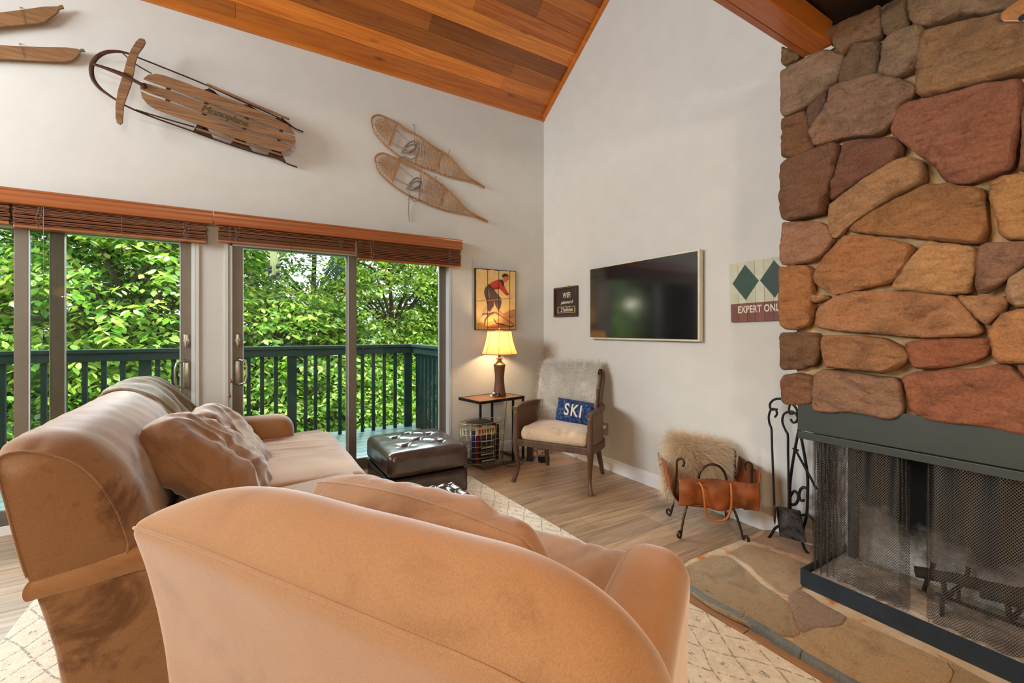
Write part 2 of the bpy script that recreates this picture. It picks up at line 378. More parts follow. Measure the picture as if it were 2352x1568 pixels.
def mk_rug():
    m, t, p = nt('cream_pile_rug'); p.inputs['Roughness'].default_value = 1; p.inputs['Specular IOR Level'].default_value = .1
    co = coords(t); w = N(t, 'ShaderNodeVectorMath', operation='ADD'); L(t, co, w.inputs[0])
    nn = N(t, 'ShaderNodeTexNoise'); nn.inputs['Scale'].default_value = 3.0; L(t, co, nn.inputs[0])
    sc = N(t, 'ShaderNodeVectorMath', operation='SCALE'); sc.inputs['Scale'].default_value = .07; L(t, nn.outputs[1], sc.inputs[0]); L(t, sc.outputs[0], w.inputs[1])
    sx = N(t, 'ShaderNodeSeparateXYZ'); L(t, w.outputs[0], sx.inputs[0]); x, y = sx.outputs[0], sx.outputs[1]
    fine = nz(t, co, 90, 4, .7); thr = mth(t, 'ADD', .008, mth(t, 'MULTIPLY', fine, .05))
    def lines(e, k=.5):
        f = mth(t, 'ABSOLUTE', mth(t, 'SUBTRACT', mth(t, 'FRACT', e), .5)); return mth(t, 'LESS_THAN', f, thr)
    a = mth(t, 'ADD', mth(t, 'MULTIPLY', x, 7.4), mth(t, 'MULTIPLY', y, 4.6)); b = mth(t, 'SUBTRACT', mth(t, 'MULTIPLY', x, 7.4), mth(t, 'MULTIPLY', y, 4.6))
    l = mth(t, 'MAXIMUM', lines(a), lines(b))
    # small marks in the middle of the lozenges
    fa = mth(t, 'ABSOLUTE', mth(t, 'SUBTRACT', mth(t, 'FRACT', mth(t, 'ADD', a, .5)), .5)); fb = mth(t, 'ABSOLUTE', mth(t, 'SUBTRACT', mth(t, 'FRACT', mth(t, 'ADD', b, .5)), .5))
    dot = mth(t, 'LESS_THAN', mth(t, 'ADD', fa, fb), .16)
    l = mth(t, 'MAXIMUM', l, mth(t, 'MULTIPLY', dot, mth(t, 'GREATER_THAN', nz(t, co, 45, 3), .52)))
    l = mth(t, 'MULTIPLY', l, mth(t, 'GREATER_THAN', nz(t, co, 60, 4, .8), .47))
    base = ramp(t, nz(t, co, 35, 6, .7), [(.3, rgb(206, 190, 166)), (.7, rgb(236, 224, 204))])
    L(t, mixc(t, mth(t, 'MULTIPLY', l, .6), base, rgb(92, 84, 76)), p.inputs['Base Color']); bump(t, p, nz(t, co, 160, 4), .7, .006); return m
M['rug'] = mk_rug()
def mk_cane(name, c1, c2):
    m, t, p = nt(name); p.inputs['Roughness'].default_value = .6; c = N(t, 'ShaderNodeTexCoord')
    sx = N(t, 'ShaderNodeSeparateXYZ'); L(t, c.outputs['Object'], sx.inputs[0])
    def l(e, k, w):
        f = mth(t, 'ABSOLUTE', mth(t, 'SUBTRACT', mth(t, 'FRACT', mth(t, 'MULTIPLY', e, k)), .5)); return mth(t, 'LESS_THAN', f, w)
    w = mth(t, 'MAXIMUM', l(sx.outputs[2], 130, .3), l(sx.outputs[1], 130, .3))
    L(t, mixc(t, w, c2, c1), p.inputs['Base Color']); return m
M['cane'] = mk_cane('woven_cane', rgb(120, 90, 64), rgb(48, 32, 22))
def mk_shade():
    m, t, p = nt('amber_lamp_shade'); out = t.nodes['Material Output']
    tl = N(t, 'ShaderNodeBsdfTranslucent'); tl.inputs[0].default_value = (.80, .50, .18, 1)
    df = N(t, 'ShaderNodeBsdfDiffuse'); df.inputs[0].default_value = (.80, .62, .38, 1)
    mx = N(t, 'ShaderNodeMixShader'); mx.inputs[0].default_value = .45
    L(t, tl.outputs[0], mx.inputs[1]); L(t, df.outputs[0], mx.inputs[2]); L(t, mx.outputs[0], out.inputs[0]); return m
M['shade'] = mk_shade()
def mk_emit(name, c, s):
    m, t, p = nt(name); p.inputs['Emission Color'].default_value = c; p.inputs['Emission Strength'].default_value = s; p.inputs['Base Color'].default_value = c; return m
M['bulb'] = mk_emit('glowing_bulb', (1, .72, .38, 1), 14)
def mk_hook():
    m, t, p = nt('hooked_blue_wool'); p.inputs['Roughness'].default_value = .95; co = coords(t)
    w = N(t, 'ShaderNodeTexWave', wave_type='RINGS'); w.inputs['Scale'].default_value = 30; w.inputs['Distortion'].default_value = 14; L(t, co, w.inputs[0])
    L(t, ramp(t, mth(t, 'MULTIPLY', nz(t, co, 50, 3), 1.0), [(.35, rgb(22, 34, 62)), (.5, rgb(36, 62, 108)), (.68, rgb(84, 116, 160))]), p.inputs['Base Color'])
    bump(t, p, nz(t, co, 90, 2), .6, .004); return m
M['hook'] = mk_hook()
M['throw'] = plain('olive_tan_fleece', rgb(134, 118, 88), .95, 0, .18, 10, .5, 70, spec=.1, sheen=.4)
M['bluec'] = M['cognac']
# ---------------------------------------------------------------- the room
def structure(name, mb, mat, **k):
    o = build(name, mb, mat, **k); o['kind'] = 'structure'; return o
SL = .672; Z0 = 3.70; YR = -4.6                        # ceiling slope, eave height, ridge
def ceil_z(y): return Z0-SL*y if y > YR else Z0-SL*YR-SL*(YR-y)
D2 = (-2.99, -1.135); D1 = (-5.07, -3.205); DH = 2.02   # the two sliding doors
w = MB()
for a, b in ((-7.1, D1[0]), (D1[1], D2[0]), (D2[1], .14)): w.box((a, 0, -.1), (b, .14, DH))
w.box((-7.1, 0, DH), (.14, .14, Z0+.1)); structure('wall_window_side', w, M['wall'])
def gable(name, x0, x1, holes=()):
    w = MB(); ys = sorted({.0, YR, -8.6}|{h for q in holes for h in q[:2]}, reverse=True)
    for a, b in zip(ys, ys[1:]):
        h = [q for q in holes if q[0] >= a > q[1] or q[0] > b >= q[1]]
        segs = [(-.1, h[0][2]), (h[0][3], None)] if h else [(-.1, None)]
        for z0, z1 in segs:
            za, zb = (z1, z1) if z1 is not None else (ceil_z(a)+.03, ceil_z(b)+.03)
            w.prism([(x0, a, z0), (x0, b, z0), (x0, b, zb), (x0, a, za)], (x1-x0, 0, 0))
    return structure(name, w, M['wall'])
gable('wall_fireplace_side', 0, .14)
gable('wall_left', -7.1, -6.96, holes=((-.55, -2.75, 2.05, 3.45),))  # opening added for the left wall fill light
w = MB()
for q in (((-7.09, -2.75, 2.05), (-6.97, -2.69, 3.45)), ((-7.09, -.61, 2.05), (-6.97, -.55, 3.45)), ((-7.09, -2.69, 2.05), (-6.97, -.61, 2.11)), ((-7.09, -2.69, 3.39), (-6.97, -.61, 3.45)), ((-7.06, -1.67, 2.11), (-7.0, -1.63, 3.39))): w.box(*q)
structure('added_window', w, M['trimw'])  # unseen window frame, added around the left wall fill light
w = MB(); w.box((-7.1, -8.74, -.1), (.14, -8.6, .6)); w.box((-7.1, -8.74, .6), (.14, -8.6, 2.5))
w.box((-7.1, -8.74, 2.5), (.14, -8.6, 3.5)); w.box((-7.1, -8.74, 3.5), (-5.3, -8.6, 4.98)); w.box((-1.1, -8.74, 3.5), (.14, -8.6, 4.98)); w.box((-5.3, -8.74, 4.93), (-1.1, -8.6, 5.0))
structure('wall_rear', w, M['wall'])
# ceiling boards run along x; each board has a tone of its own
mb = MB(); n_ = Vector((0, SL, 1)).normalized(); rr = random.Random(5); tones = [(1, 1, 1), (.72, .62, .55), (1.05, .95, .85), (.55, .5, .48), (.9, .84, .8), (.42, .38, .38), (1.08, 1.12, 1.2), (.8, .72, .65), (.36, .32, .32), (.6, .52, .48)]
bw = .142; cosS = 1/math.sqrt(1+SL*SL); k = 0; y = 0.0
while y > YR:
    y2 = y-bw*cosS; x = -7.0-rr.random()*2
    while x < 0:
        x2 = x+rr.uniform(1.2, 3.6); a, b = max(x, -7), min(x2, 0)
        if b > a:
            c = rr.choice(tones); v = rr.uniform(.85, 1.1); c = (c[0]*v, c[1]*v, c[2]*v, 1)
            g = .0015; zf = lambda q: Z0-SL*q
            mb.prism([(a+.001, y-g, zf(y-g)), (b-.001, y-g, zf(y-g)), (b-.001, y2+g, zf(y2+g)), (a+.001, y2+g, zf(y2+g))], (0, 0, .018), c)
        x = x2
    y = y2
o = structure('ceiling', mb, M['ceil'])
w = MB(); w.prism([(-7.1, .14, Z0+.012-SL*.14), (-7.1, YR, Z0+.012-SL*YR), (-7.1, YR, Z0+.16-SL*YR), (-7.1, .14, Z0+.16-SL*.14)], (7.25, 0, 0)); structure('ceiling_backing', w, M['soffit'])
w = MB(); w.prism([(-7.1, YR, Z0-SL*YR), (-7.1, -8.75, ceil_z(-8.75)), (-7.1, -8.75, ceil_z(-8.75)+.12), (-7.1, YR, Z0-SL*YR+.12)], (7.25, 0, 0)); structure('ceiling_rear_slope', w, M['soffit'])
w = MB(); w.prism([(-7, 0, Z0-.052), (-7, -.022, Z0-.045), (-7, -.022, Z0+.02), (-7, 0, Z0+.01)], (7, 0, 0))
structure('trim_1', w, M['beam'])
w = MB(); q = .066/cosS
w.prism([(0, 0, Z0-.055), (0, YR, Z0-.055-SL*YR), (0, YR, Z0-SL*YR+.01), (0, 0, Z0+.01)], (-.022, 0, 0)); structure('trim_2', w, M['beam'])
# loft edge beam, loft floor above the camera with its dark boarded underside
w = MB(); w.box((-7, -2.965, 2.655), (-.5, -2.93, 2.79)); w.box((-7, -3.06, 2.648), (-.5, -2.968, 2.765)); structure('trim_loft_beam', w, M['beam'], mod=('bev', .006))
w = MB()
for i in range(34):
    y = -3.062-i*.163; w.box((-7, y-.16, 2.78), (-.001, y, 2.80))
w.box((-7, -8.6, 2.801), (-.001, -2.97, 2.99)); structure('ceiling_loft_underside', w, M['soffit'])
# recessed lamps in the underside of the loft
def downlight(x, y, e, lb, col=(1, .62, .32), blend=.9, ang=150):
    t = thing('recessed_ceiling_light', lb, 'ceiling light', (x, y, 2.74), 0, 'recessed lights under the loft')
    r = MB(); r.lathe([(.05, .03), (.075, .035), (.078, .04), (.05, .04)], (0, 0, 0)); build('ring', r, M['white'], t, world=False, smooth=True)
    b = MB(); b.lathe([(.001, .034), (.05, .034), (.05, .038), (.001, .038)], (0, 0, 0)); build('lens', b, M['bulb'], t, world=False)
    light('downlight', 'SPOT', (x, y, 2.765), (0, 0, 0), e, col, .06, spot_size=R(ang), spot_blend=blend)
downlight(-1.75, -3.5, 115, 'recessed ceiling light in the loft underside nearest the stone chimney'); downlight(-3.0, -4.7, 60, 'recessed ceiling light straight above the camera')
downlight(-4.9, -3.6, 25, 'recessed ceiling light nearest the left wall'); downlight(-1.3, -5.4, 30, 'recessed ceiling light farthest behind the camera'); downlight(-3.6, -3.4, 10, 'recessed ceiling light above the near end of the long sofa')
# floor of plank tiles
mb = MB(); rr = random.Random(11); y = -1.494+.195*7.0+.195
ft = [(1, .95, .88), (.86, .80, .74), (1.05, .98, .9), (.78, .76, .74), (.95, .93, .92)]
j = 0; y = .066
while y > -8.6:
    y2 = y-.195; x = -8.2+(j*.41) % 1.2; j += 1
    while x < 0:
        a, b = max(x, -7), min(x+1.2, -.0); c = rr.choice(ft); v = rr.uniform(.82, 1.08)
        if b > a+.01: mb.box((a+.0016, y2+.001, -.01), (b-.0016, min(y, .02)-.001, 0), (c[0]*v, c[1]*v, c[2]*v, 1))
        x += 1.2
    y = y2
structure('floor', mb, M['floor'], base=(0, 0, 0))
w = MB(); w.box((-7.1, -8.6, -.12), (.14, .14, -.0035)); structure('floor_base', w, M['grout'])
# baseboards
def base_prof(p0, p1, nrm, name):
    p0, p1, nv = Vector(p0), Vector(p1), Vector(nrm)
    w = MB(); pr = [(0, 0), (.016, 0), (.016, .078), (.011, .085), (.011, .098), (.006, .108), (0, .110)]
    w.prism([p0+nv*a+Vector((0, 0, z+.001)) for a, z in pr], p1-p0); return structure(name, w, M['trimw'])
base_prof((D2[1]+.06, 0, 0), (0, 0, 0), (0, -1, 0), 'baseboard_window_side'); base_prof((0, 0, 0), (0, -2.94, 0), (-1, 0, 0), 'baseboard_fireplace_side')

# ---------------------------------------------------------------- sliding glass doors
def door(name, x0, x1, xin, xmid, side, label):
    """xin: range of the near (room side) leaf, the other leaf sits behind it"""
    t = thing(name, label, 'sliding door', ((x0+x1)/2, .07, 0), kind='structure')
    f = MB(); f.box((x0, -.005, 0), (x0+.022, .14, DH)); f.box((x1-.022, -.005, 0), (x1, .14, DH)); f.box((x0, -.005, 1.955), (x1, .14, DH)); f.box((x0, -.012, 0), (x1, .15, .028))
    build('door_frame', f, M['dwhite'], t)
    def leaf(a, b, ya, yb, nm):
        s = MB(); st = .068
        s.box((a, ya, .03), (a+st, yb, 1.985)); s.box((b-st, ya, .03), (b, yb, 1.985)); s.box((a+st, ya, .03), (b-st, yb, .13)); s.box((a+st, ya, 1.93+.02), (b-st, yb, 1.985))
        p = build(nm, s, M['dframe'], t, mod=('bev', .004))
        g = MB(); g.box((a+st-.005, (ya+yb)/2-.003, .125), (b-st+.005, (ya+yb)/2+.003, 1.952)); build('glass_pane', g, M['glass'], p)
        e = MB()
        for q in (a+st, b-st-.006): e.box((q, ya-.001, .13), (q+.006, ya+.008, 1.95))
        build('glazing_bead', e, M['dwhite'], p)
        return p
    leaf(*xin, .02, .058, 'sliding_leaf'); leaf(*xmid, .072, .112, 'fixed_leaf')
    hx = xin[0]+.034 if side < 0 else xin[1]-.034
    hd = -1 if side < 0 else 1
    h = MB(); h.box((hx-.02, .008, .87), (hx+.02, .022, 1.06), bev=.008)
    pts = [(hx+.012*hd*-1, .01, .865), (hx-.014*hd, -.02, .875), (hx-.052*hd, -.03, .885), (hx-.062*hd, -.03, .93), (hx-.062*hd, -.03, 1.01), (hx-.052*hd, -.03, 1.055), (hx-.014*hd, -.02, 1.067), (hx+.012*hd*-1, .01, 1.075)]
    h.tube(pts, .0085, 8); build('door_handle', h, M['nickel'], t, smooth=True)
    k = MB(); k.lathe([(.001, 0), (.018, 0), (.018, .012), (.001, .012)], (hx, .021, 1.22), 20, ax=Matrix.Rotation(R(90), 3, 'X')); k.box((hx-.016, .008, 1.17), (hx+.016, .022, 1.27), bev=.007); k.box((hx-.005, -.012, 1.165), (hx+.004, .01, 1.215), bev=.003)
    build('door_lock', k, M['nickel'], t, smooth=True, angle=40)
    return t
d2 = door('door_1', D2[0], D2[1], (-2.968, -2.034), (-2.11, -1.158), -1, 'sliding glass door beside the skier picture')
d1 = door('door_2', D1[0], D1[1], (-4.153, -3.225), (-5.045, -3.93), 1, 'sliding glass door behind the taupe sofa')
# thin white casing beside the doors
w = MB()
for x in (D2[0]-.028, D1[1]+.004): w.box((x, -.012, 0), (x+.022, .0, DH+.02))
structure('trim_3', w, M['wall'])
w = MB(); w.box((-5.2, -.014, 0), (-3.2, -.001, .055)); w.box((-3.0, -.014, 0), (D2[1]+.01, -.001, .04)); structure('trim_4', w, M['trimw'])

# ---------------------------------------------------------------- valances and raised blinds
VY = -.085
def valance(label, xa, xb, zt, zb, ret):
    t = thing('valance', label, 'valance', ((xa+xb)/2, VY, zb), 0, None); h = zt-zb
    pr = [(0, 0), (-.010, .004), (-.013, .012), (-.009, .020), (-.004, .026), (-.004, h*.5), (-.009, h*.58), (-.004, h*.66), (-.005, h*.82), (-.013, h*.9), (-.012, h), (.012, h), (.012, 0)]
    w = MB(); w.prism([(xa, VY+a, zb+z) for a, z in pr], (xb-xa, 0, 0)); build('board', w, M['valance'], t)
    if ret:
        w = MB(); w.box((xb-.014, VY+.012, zb), (xb, -.001, zt)); build('return', w, M['valance'], t)
    return t
za, zb_ = ony(490, 485, VY).z, ony(1060, 574, VY).z
xj = ony(490, 486, VY).x; xe = ony(1062, 552, VY).x
valance('long cherry wood valance over the sliding door behind the sofa', -5.15, xj-.003, za, za-.098, False)
valance('cherry wood valance over the sliding door nearest the corner', xj+.003, xe, za, za-.098, True)
def blind(label, u0, u1, zb, zt, cords, x0=None, seed=1, grp=None):
    y0 = -.045; xa = x0 if x0 is not None else ony(u0, 540, y0).x; xb = ony(u1, 560, y0).x; r = random.Random(seed)
    t = thing('wood_blind', label, 'blind', ((xa+xb)/2, y0, zb), 0, grp)
    n = int((zt-zb-.02)/.0072); s = MB()
    for i in range(n):
        z = zb+.020+i*(zt-zb-.02)/n; dx = r.uniform(-.004, .004); ty = r.uniform(-.12, .12)
        s.box((xa+dx, -.024, -.0015), (xb+dx, .024, .0015), M=Matrix.Translation((0, y0-.002+r.uniform(-.002, .002), z)) @ Matrix.Rotation(ty, 4, 'X'))
    build('slat_stack', s, M['slat'], t)
    b = MB(); b.box((xa, y0-.026, zb), (xb, y0+.024, zb+.016), bev=.004); build('bottom_rail', b, M['valance'], t)
    hr = MB(); hr.box((xa, y0-.02, zt+.002), (xb, y0+.03, zt+.05)); build('head_rail', hr, M['slat'], t)
    m = max(2, int((xb-xa)/.45))
    for i in range(m):
        ld = MB()
        x = xa+.12+(xb-xa-.24)*i/(m-1)
        for q in (-.012, 0, .012):
            pts = []
            for j in range(14): pts.append((x+q+r.uniform(-.008, .008), y0-.028-r.uniform(0, .006), zt-(zt-zb-.01)*j/13))
            ld.tube(pts, .0012, 4)
        build('ladder_cord', ld, M['strapg'], t)
    for u, vt, mt in cords:
        p = ony(u, vt, y0-.035); c = MB(); c.tube([(p.x, p.y, zt), (p.x, p.y, p.z+.02)], .0014, 5); e = build('pull_cord', c, mt, t)
        q = MB(); q.lathe([(.001, .034), (.004, .032), (.004, .022), (.006, .018), (.012, .006), (.011, 0), (.001, 0)], (p.x, p.y, p.z-.012), 12); build('tassel', q, mt, e, smooth=True)
    return t
zt = za-.098+.004
tas = plain('cherry_tassel', rgb(150, 70, 34), .35)
blind('raised cherry slat blind at the far end of the valance behind the sofa', 0, 26, ony(0, 513, -.07).z, zt, [], x0=-5.05, seed=1)
blind('raised cherry slat blind above the sofa, beside the white wall strip', 34, 475, ony(475, 558, -.07).z, zt, [(100, 775, M['plastic']), (280, 575, M['plastic'])], seed=2)
blind('raised cherry slat blind over the sliding leaf with the bird feeder behind it', 502, 815, ony(817, 582, -.07).z, zt, [(530, 875, tas), (527, 908, tas), (670, 602, M['plastic'])], seed=3)
blind('lowest hanging cherry slat blind, next to the skier picture', 821, 1057, ony(1057, 614, -.07).z, zt, [(836, 798, M['plastic']), (836, 980, M['plastic']), (942, 634, M['plastic'])], seed=4)

# ---------------------------------------------------------------- deck and railing
DZ = -.02; RY = 1.8; RX = -.905
mb = MB(); y = .152
while y < RY+.12:
    mb.box((-7, y, DZ-.035), (RX+.08, y+.134, DZ)); y += .142
structure('deck_floor', mb, M['deckf'])
def railing(label, along, lo, hi, fixed, posts, bals):
    t = thing('deck_railing', label, 'railing', (lo if along == 'x' else fixed, fixed if along == 'x' else lo, DZ))
    def bx(a, b, q0, q1, z0, z1):
        m = MB(); m.box((a, fixed+q0, z0), (b, fixed+q1, z1), bev=.004) if along == 'x' else m.box((fixed+q0, a, z0), (fixed+q1, b, z1), bev=.004); return m
    build('top_rail', bx(lo, hi, -.07, .07, 1.068, 1.104), M['green'], t)
    build('sub_rail', bx(lo, hi, -.045, -.008, .985, 1.066), M['green'], t)
    for p in posts: build('post', bx(p-.05, p+.05, -.006, .05, DZ-.2, 1.066), M['green'], t)
    for p in bals: build('baluster', bx(p-.02, p+.02, -.04+.032, .03, DZ-.15, 1.066), M['green'], t)
    return t
X = lambda u: ony(u, 880, RY).x
railing('dark green painted deck railing parallel to the sliding doors', 'x', -7.0, RX+.07, RY, [X(671), X(333), X(938), -5.25, -6.7],
        [X(u) for u in (571, 602, 634, 702, 725, 754, 781, 833, 858, 883, 908, 147, 194, 238, 282, 362, 399, 100, 5)]+[-3.40, -3.26, -3.12, -2.99, -4.93, -5.08, -5.5, -5.64])
railing('dark green deck railing that turns back to the house by the corner', 'y', .16, RY-.075, RX, [1.66], [1.50, 1.36, 1.22, 1.08, .94, .80, .66, .52, .38, .24])
# ---------------------------------------------------------------- trees beyond the deck
LS = [np.array(q) for q in ((0, 0, 0), (.30, .22, .02), (.62, .25, 0), (1.0, 0, -.10), (.62, -.25, 0), (.30, -.22, .02), (.5, 0, -.035))]
LF = [(0, 1, 6), (1, 2, 6), (2, 3, 6), (3, 4, 6), (4, 5, 6), (5, 0, 6)]
LV = np.array(LS); LFA = np.array(LF)
def leaves(points, dirs, normals, size, cols):
    """vectorised: one leaf per row"""
    n = len(points); x = dirs/np.linalg.norm(dirs, axis=1, keepdims=True); z = normals-x*(normals*x).sum(1, keepdims=True); z /= np.linalg.norm(z, axis=1, keepdims=True)+1e-9
    y = np.cross(z, x); v = points[:, None, :]+size[:, None, None]*(LV[None, :, 0:1]*x[:, None]+LV[None, :, 1:2]*y[:, None]+LV[None, :, 2:3]*z[:, None])
    f = (LFA[None]+7*np.arange(n)[:, None, None]).reshape(-1, 3)
    return v.reshape(-1, 3), f, np.repeat(cols, 6, axis=0)
def fast_mesh(name, v, f, c, mat, parent, loc):
    me = bpy.data.meshes.new(name); nv, nf = len(v), len(f); me.vertices.add(nv); me.vertices.foreach_set('co', (v-np.array(loc)).astype(np.float32).ravel())
    k = f.shape[1]; me.loops.add(nf*k); me.loops.foreach_set('vertex_index', f.astype(np.int32).ravel()); me.polygons.add(nf)
    me.polygons.foreach_set('loop_start', np.arange(0, nf*k, k, dtype=np.int32)); me.update(calc_edges=True)
    if c is not None:
        at = me.color_attributes.new('col', 'FLOAT_COLOR', 'CORNER'); at.data.foreach_set('color', np.repeat(np.c_[c, np.ones(nf)], k, axis=0).astype(np.float32).ravel())
    me.materials.append(mat); o = bpy.data.objects.new(name, me); link(o, parent); return o
PAL = {'bright': np.array([[.20, .38, .04], [.32, .50, .07], [.08, .21, .03], [.52, .62, .16]]), 'mid': np.array([[.12, .27, .04], [.20, .38, .06], [.05, .14, .025], [.34, .50, .12]]), 'deep': np.array([[.04, .13, .03], [.06, .18, .035], [.09, .22, .04]]),
       'gold': np.array([[.5, .45, .05], [.38, .42, .05], [.25, .36, .05]])}
def tree(label, x, y, z0, h, rx, rz, nspray, pal, ls=.10, lean=0, trunk=.09, zc=None, seed=0, group=None):
    g = np.random.default_rng(seed); t = thing('leafy_tree' if h > 2.5 else 'leafy_shrub', label, 'tree' if h > 2.5 else 'shrub', (x, y, z0), 0, group)
    zc = z0+h*.62 if zc is None else zc
    b = MB(); top = Vector((x+lean, y, z0+h*.9)); pts = [Vector((x, y, z0)).lerp(top, i/6)+Vector((g.uniform(-.08, .08), g.uniform(-.08, .08), 0)) for i in range(7)]
    b.tube(pts, [trunk*(1-.12*i) for i in range(7)], 8); build('trunk', b, M['bark'], t, smooth=True)
    br = MB()
    d = g.normal(size=(nspray, 3)); d /= np.linalg.norm(d, axis=1, keepdims=True); rad = g.uniform(.35, 1, nspray)**.5
    cen = np.c_[x+lean*.5+d[:, 0]*rx*rad, y+d[:, 1]*rx*.8*rad, zc+d[:, 2]*rz*rad]
    for i in range(0, nspray, max(1, nspray//34)):
        p = Vector(cen[i]); q = pts[min(6, max(1, int(6*(p.z-z0-.3)/(h*.9))))] if p.z > z0 else pts[1]
        m = q.lerp(p, .5)+Vector((0, 0, .12)); br.tube([q, m, p], [trunk*.32, trunk*.2, .008], 5)
    build('branches', br, M['bark'], t)
    P, Dd, Nn, Sz, Cc = [], [], [], [], []
    pl = PAL[pal]; k = 11
    keep = np.array([(noise.noise(Vector((c[0]*1.25, c[1]*1.25, c[2]*1.9+seed)))+.25*noise.noise(Vector((c[0]*4, c[1]*4, c[2]*4))) > (-.02 if c[2] > 1.0 else -.45)) for c in cen]); cen = cen[keep]; nspray = len(cen)
    out = np.c_[cen[:, 0]-x, cen[:, 1]-y, (cen[:, 2]-zc)*.3]; out /= np.linalg.norm(out, axis=1, keepdims=True)+1e-9
    dirs = out+g.normal(size=(nspray, 3))*.6; dirs[:, 2] = dirs[:, 2]*.3-.18; dirs /= np.linalg.norm(dirs, axis=1, keepdims=True)
    sidev = np.cross(dirs, np.array([0, 0, 1.0])); sidev /= np.linalg.norm(sidev, axis=1, keepdims=True)
    shade = g.uniform(.5, 1.45, nspray)
    for j in range(k):
        s = (j+.5)/k; sg = 1 if j % 2 else -1
        p = cen+dirs*(s-.4)*.62+sidev*sg*.02; P.append(p+g.normal(size=p.shape)*.015)
        Dd.append(sidev*sg*.9+dirs*.5+np.c_[np.zeros((nspray, 2)), -g.uniform(.15, .6, nspray)]+g.normal(size=p.shape)*.18)
        nn = g.normal(size=p.shape)*.28; nn[:, 2] += 1; Nn.append(nn); Sz.append(ls*g.uniform(.7, 1.25, nspray)); Cc.append(pl[g.integers(0, len(pl), nspray)]*(shade*g.uniform(.85, 1.15, nspray))[:, None])
    v, f, c = leaves(np.concatenate(P), np.concatenate(Dd), np.concatenate(Nn), np.concatenate(Sz), np.concatenate(Cc))
    fast_mesh('foliage', v, f, c, M['leaf'], t, (x, y, z0)); return t
GZ = -3.2
def at_u(u, y): p = ony(u, 757, y); return p.x
TR = [  # label, u, y, height, crown rx, rz, zc, sprays, palette, leaf, lean
 ('bright yellow-green tree right behind the railing outside the sofa door', 270, 4.2, 5.6, 1.5, 1.5, 1.6, 1500, 'bright', .125, .1),
 ('green tree seen past the edge of the leftmost door leaf', 20, 4.6, 6.5, 1.3, 2.2, 1.8, 1100, 'mid', .12, 0),
 ('mid green tree behind the white wall strip between the doors', 470, 4.8, 6.2, 1.3, 2.1, 1.7, 1200, 'mid', .12, -.1),
 ('light green tree filling the lower view behind the bird feeder', 640, 4.4, 4.6, 1.4, 1.2, .9, 1300, 'bright', .11, 0),
 ('deep green tree with dark trunk behind the hanging suet cage', 700, 6.6, 8.5, 1.8, 2.6, 3.0, 1500, 'mid', .12, .2),
 ('bright leafy tree framed by the door leaf nearest the corner', 900, 4.8, 6.0, 1.35, 1.6, 1.6, 1400, 'bright', .11, 0),
 ('tall open tree whose branches show white sky near the corner', 985, 7.2, 9.0, 1.6, 2.6, 3.2, 1000, 'mid', .12, .2),
 ('dense low tree under the railing line by the corner post', 820, 4.0, 3.6, 1.3, 1.1, -.2, 1300, 'bright', .10, 0),
 ('dense low tree below the railing outside the sofa door', 330, 3.8, 3.4, 1.4, 1.0, -.3, 1200, 'mid', .11, 0),
 ('leafy undergrowth tree seen below the railing at the frame edge', 40, 3.9, 3.5, 1.2, 1.1, -.2, 900, 'mid', .11, 0),
 ('dark green tree far behind the sofa door', 330, 8.8, 9.0, 2.4, 2.8, 2.8, 1500, 'deep', .15, 0),
 ('dark green tree far behind the door with the bird feeder', 600, 9.4, 9.0, 2.4, 2.4, 2.2, 1400, 'deep', .15, 0),
 ('dark green tree far behind the corner railing', 930, 9.4, 8.5, 2.2, 2.2, 1.4, 1300, 'deep', .15, 0),
 ('dark tree low behind everything at the leftmost door', 90, 8.6, 8.5, 2.2, 2.4, 2.0, 1200, 'deep', .15, 0),
 ('thin tree with leaves behind the short side railing', 1040, 5.0, 5.5, 1.2, 2.0, 1.2, 900, 'mid', .11, 0),
 ('bright low growth under the railing behind the bird feeder', 560, 3.7, 3.2, 1.2, 1.0, -.4, 1000, 'bright', .10, 0),
]
for i, (lb, u, y, h, rx, rz, zc, ns, pal, ls, lean) in enumerate(TR):
    if pal == 'deep': zc -= 1.5; ns = int(ns*.7)
    else: ns = int(ns*(1.35 if zc > .5 else 1.25)); ls *= .9
    tree(lb, at_u(u, y), y, GZ, h, rx, rz, ns, pal, ls, lean, zc=zc, seed=20+i, trunk=.07 if h < 5 else .11)
for i, (u, y, lb) in enumerate(((760, 5.6, 'yellowing shrub on the slope below the deck, under the feeder'), (880, 6.2, 'yellow tinged shrub on the slope by the corner'), (430, 5.4, 'small yellow green shrub on the slope below the white wall strip'))):
    tree(lb, at_u(u, y), y, GZ, 2.4, 1.0, .9, 500, 'gold', .10, zc=-1.9, seed=70+i, trunk=.03)
# sloping ground under the trees
mb = MB(); mb.grid(lambda a, b: (-16+24*a, 1.2+22*b, GZ+.1+1.2*b+.35*noise.noise(Vector((a*9, b*9, 0)))), 40, 40)
o = structure('ground', mb, plain('leafy_ground', rgb(58, 74, 34), .95, 0, .5, 3, .6, 20), smooth=True)
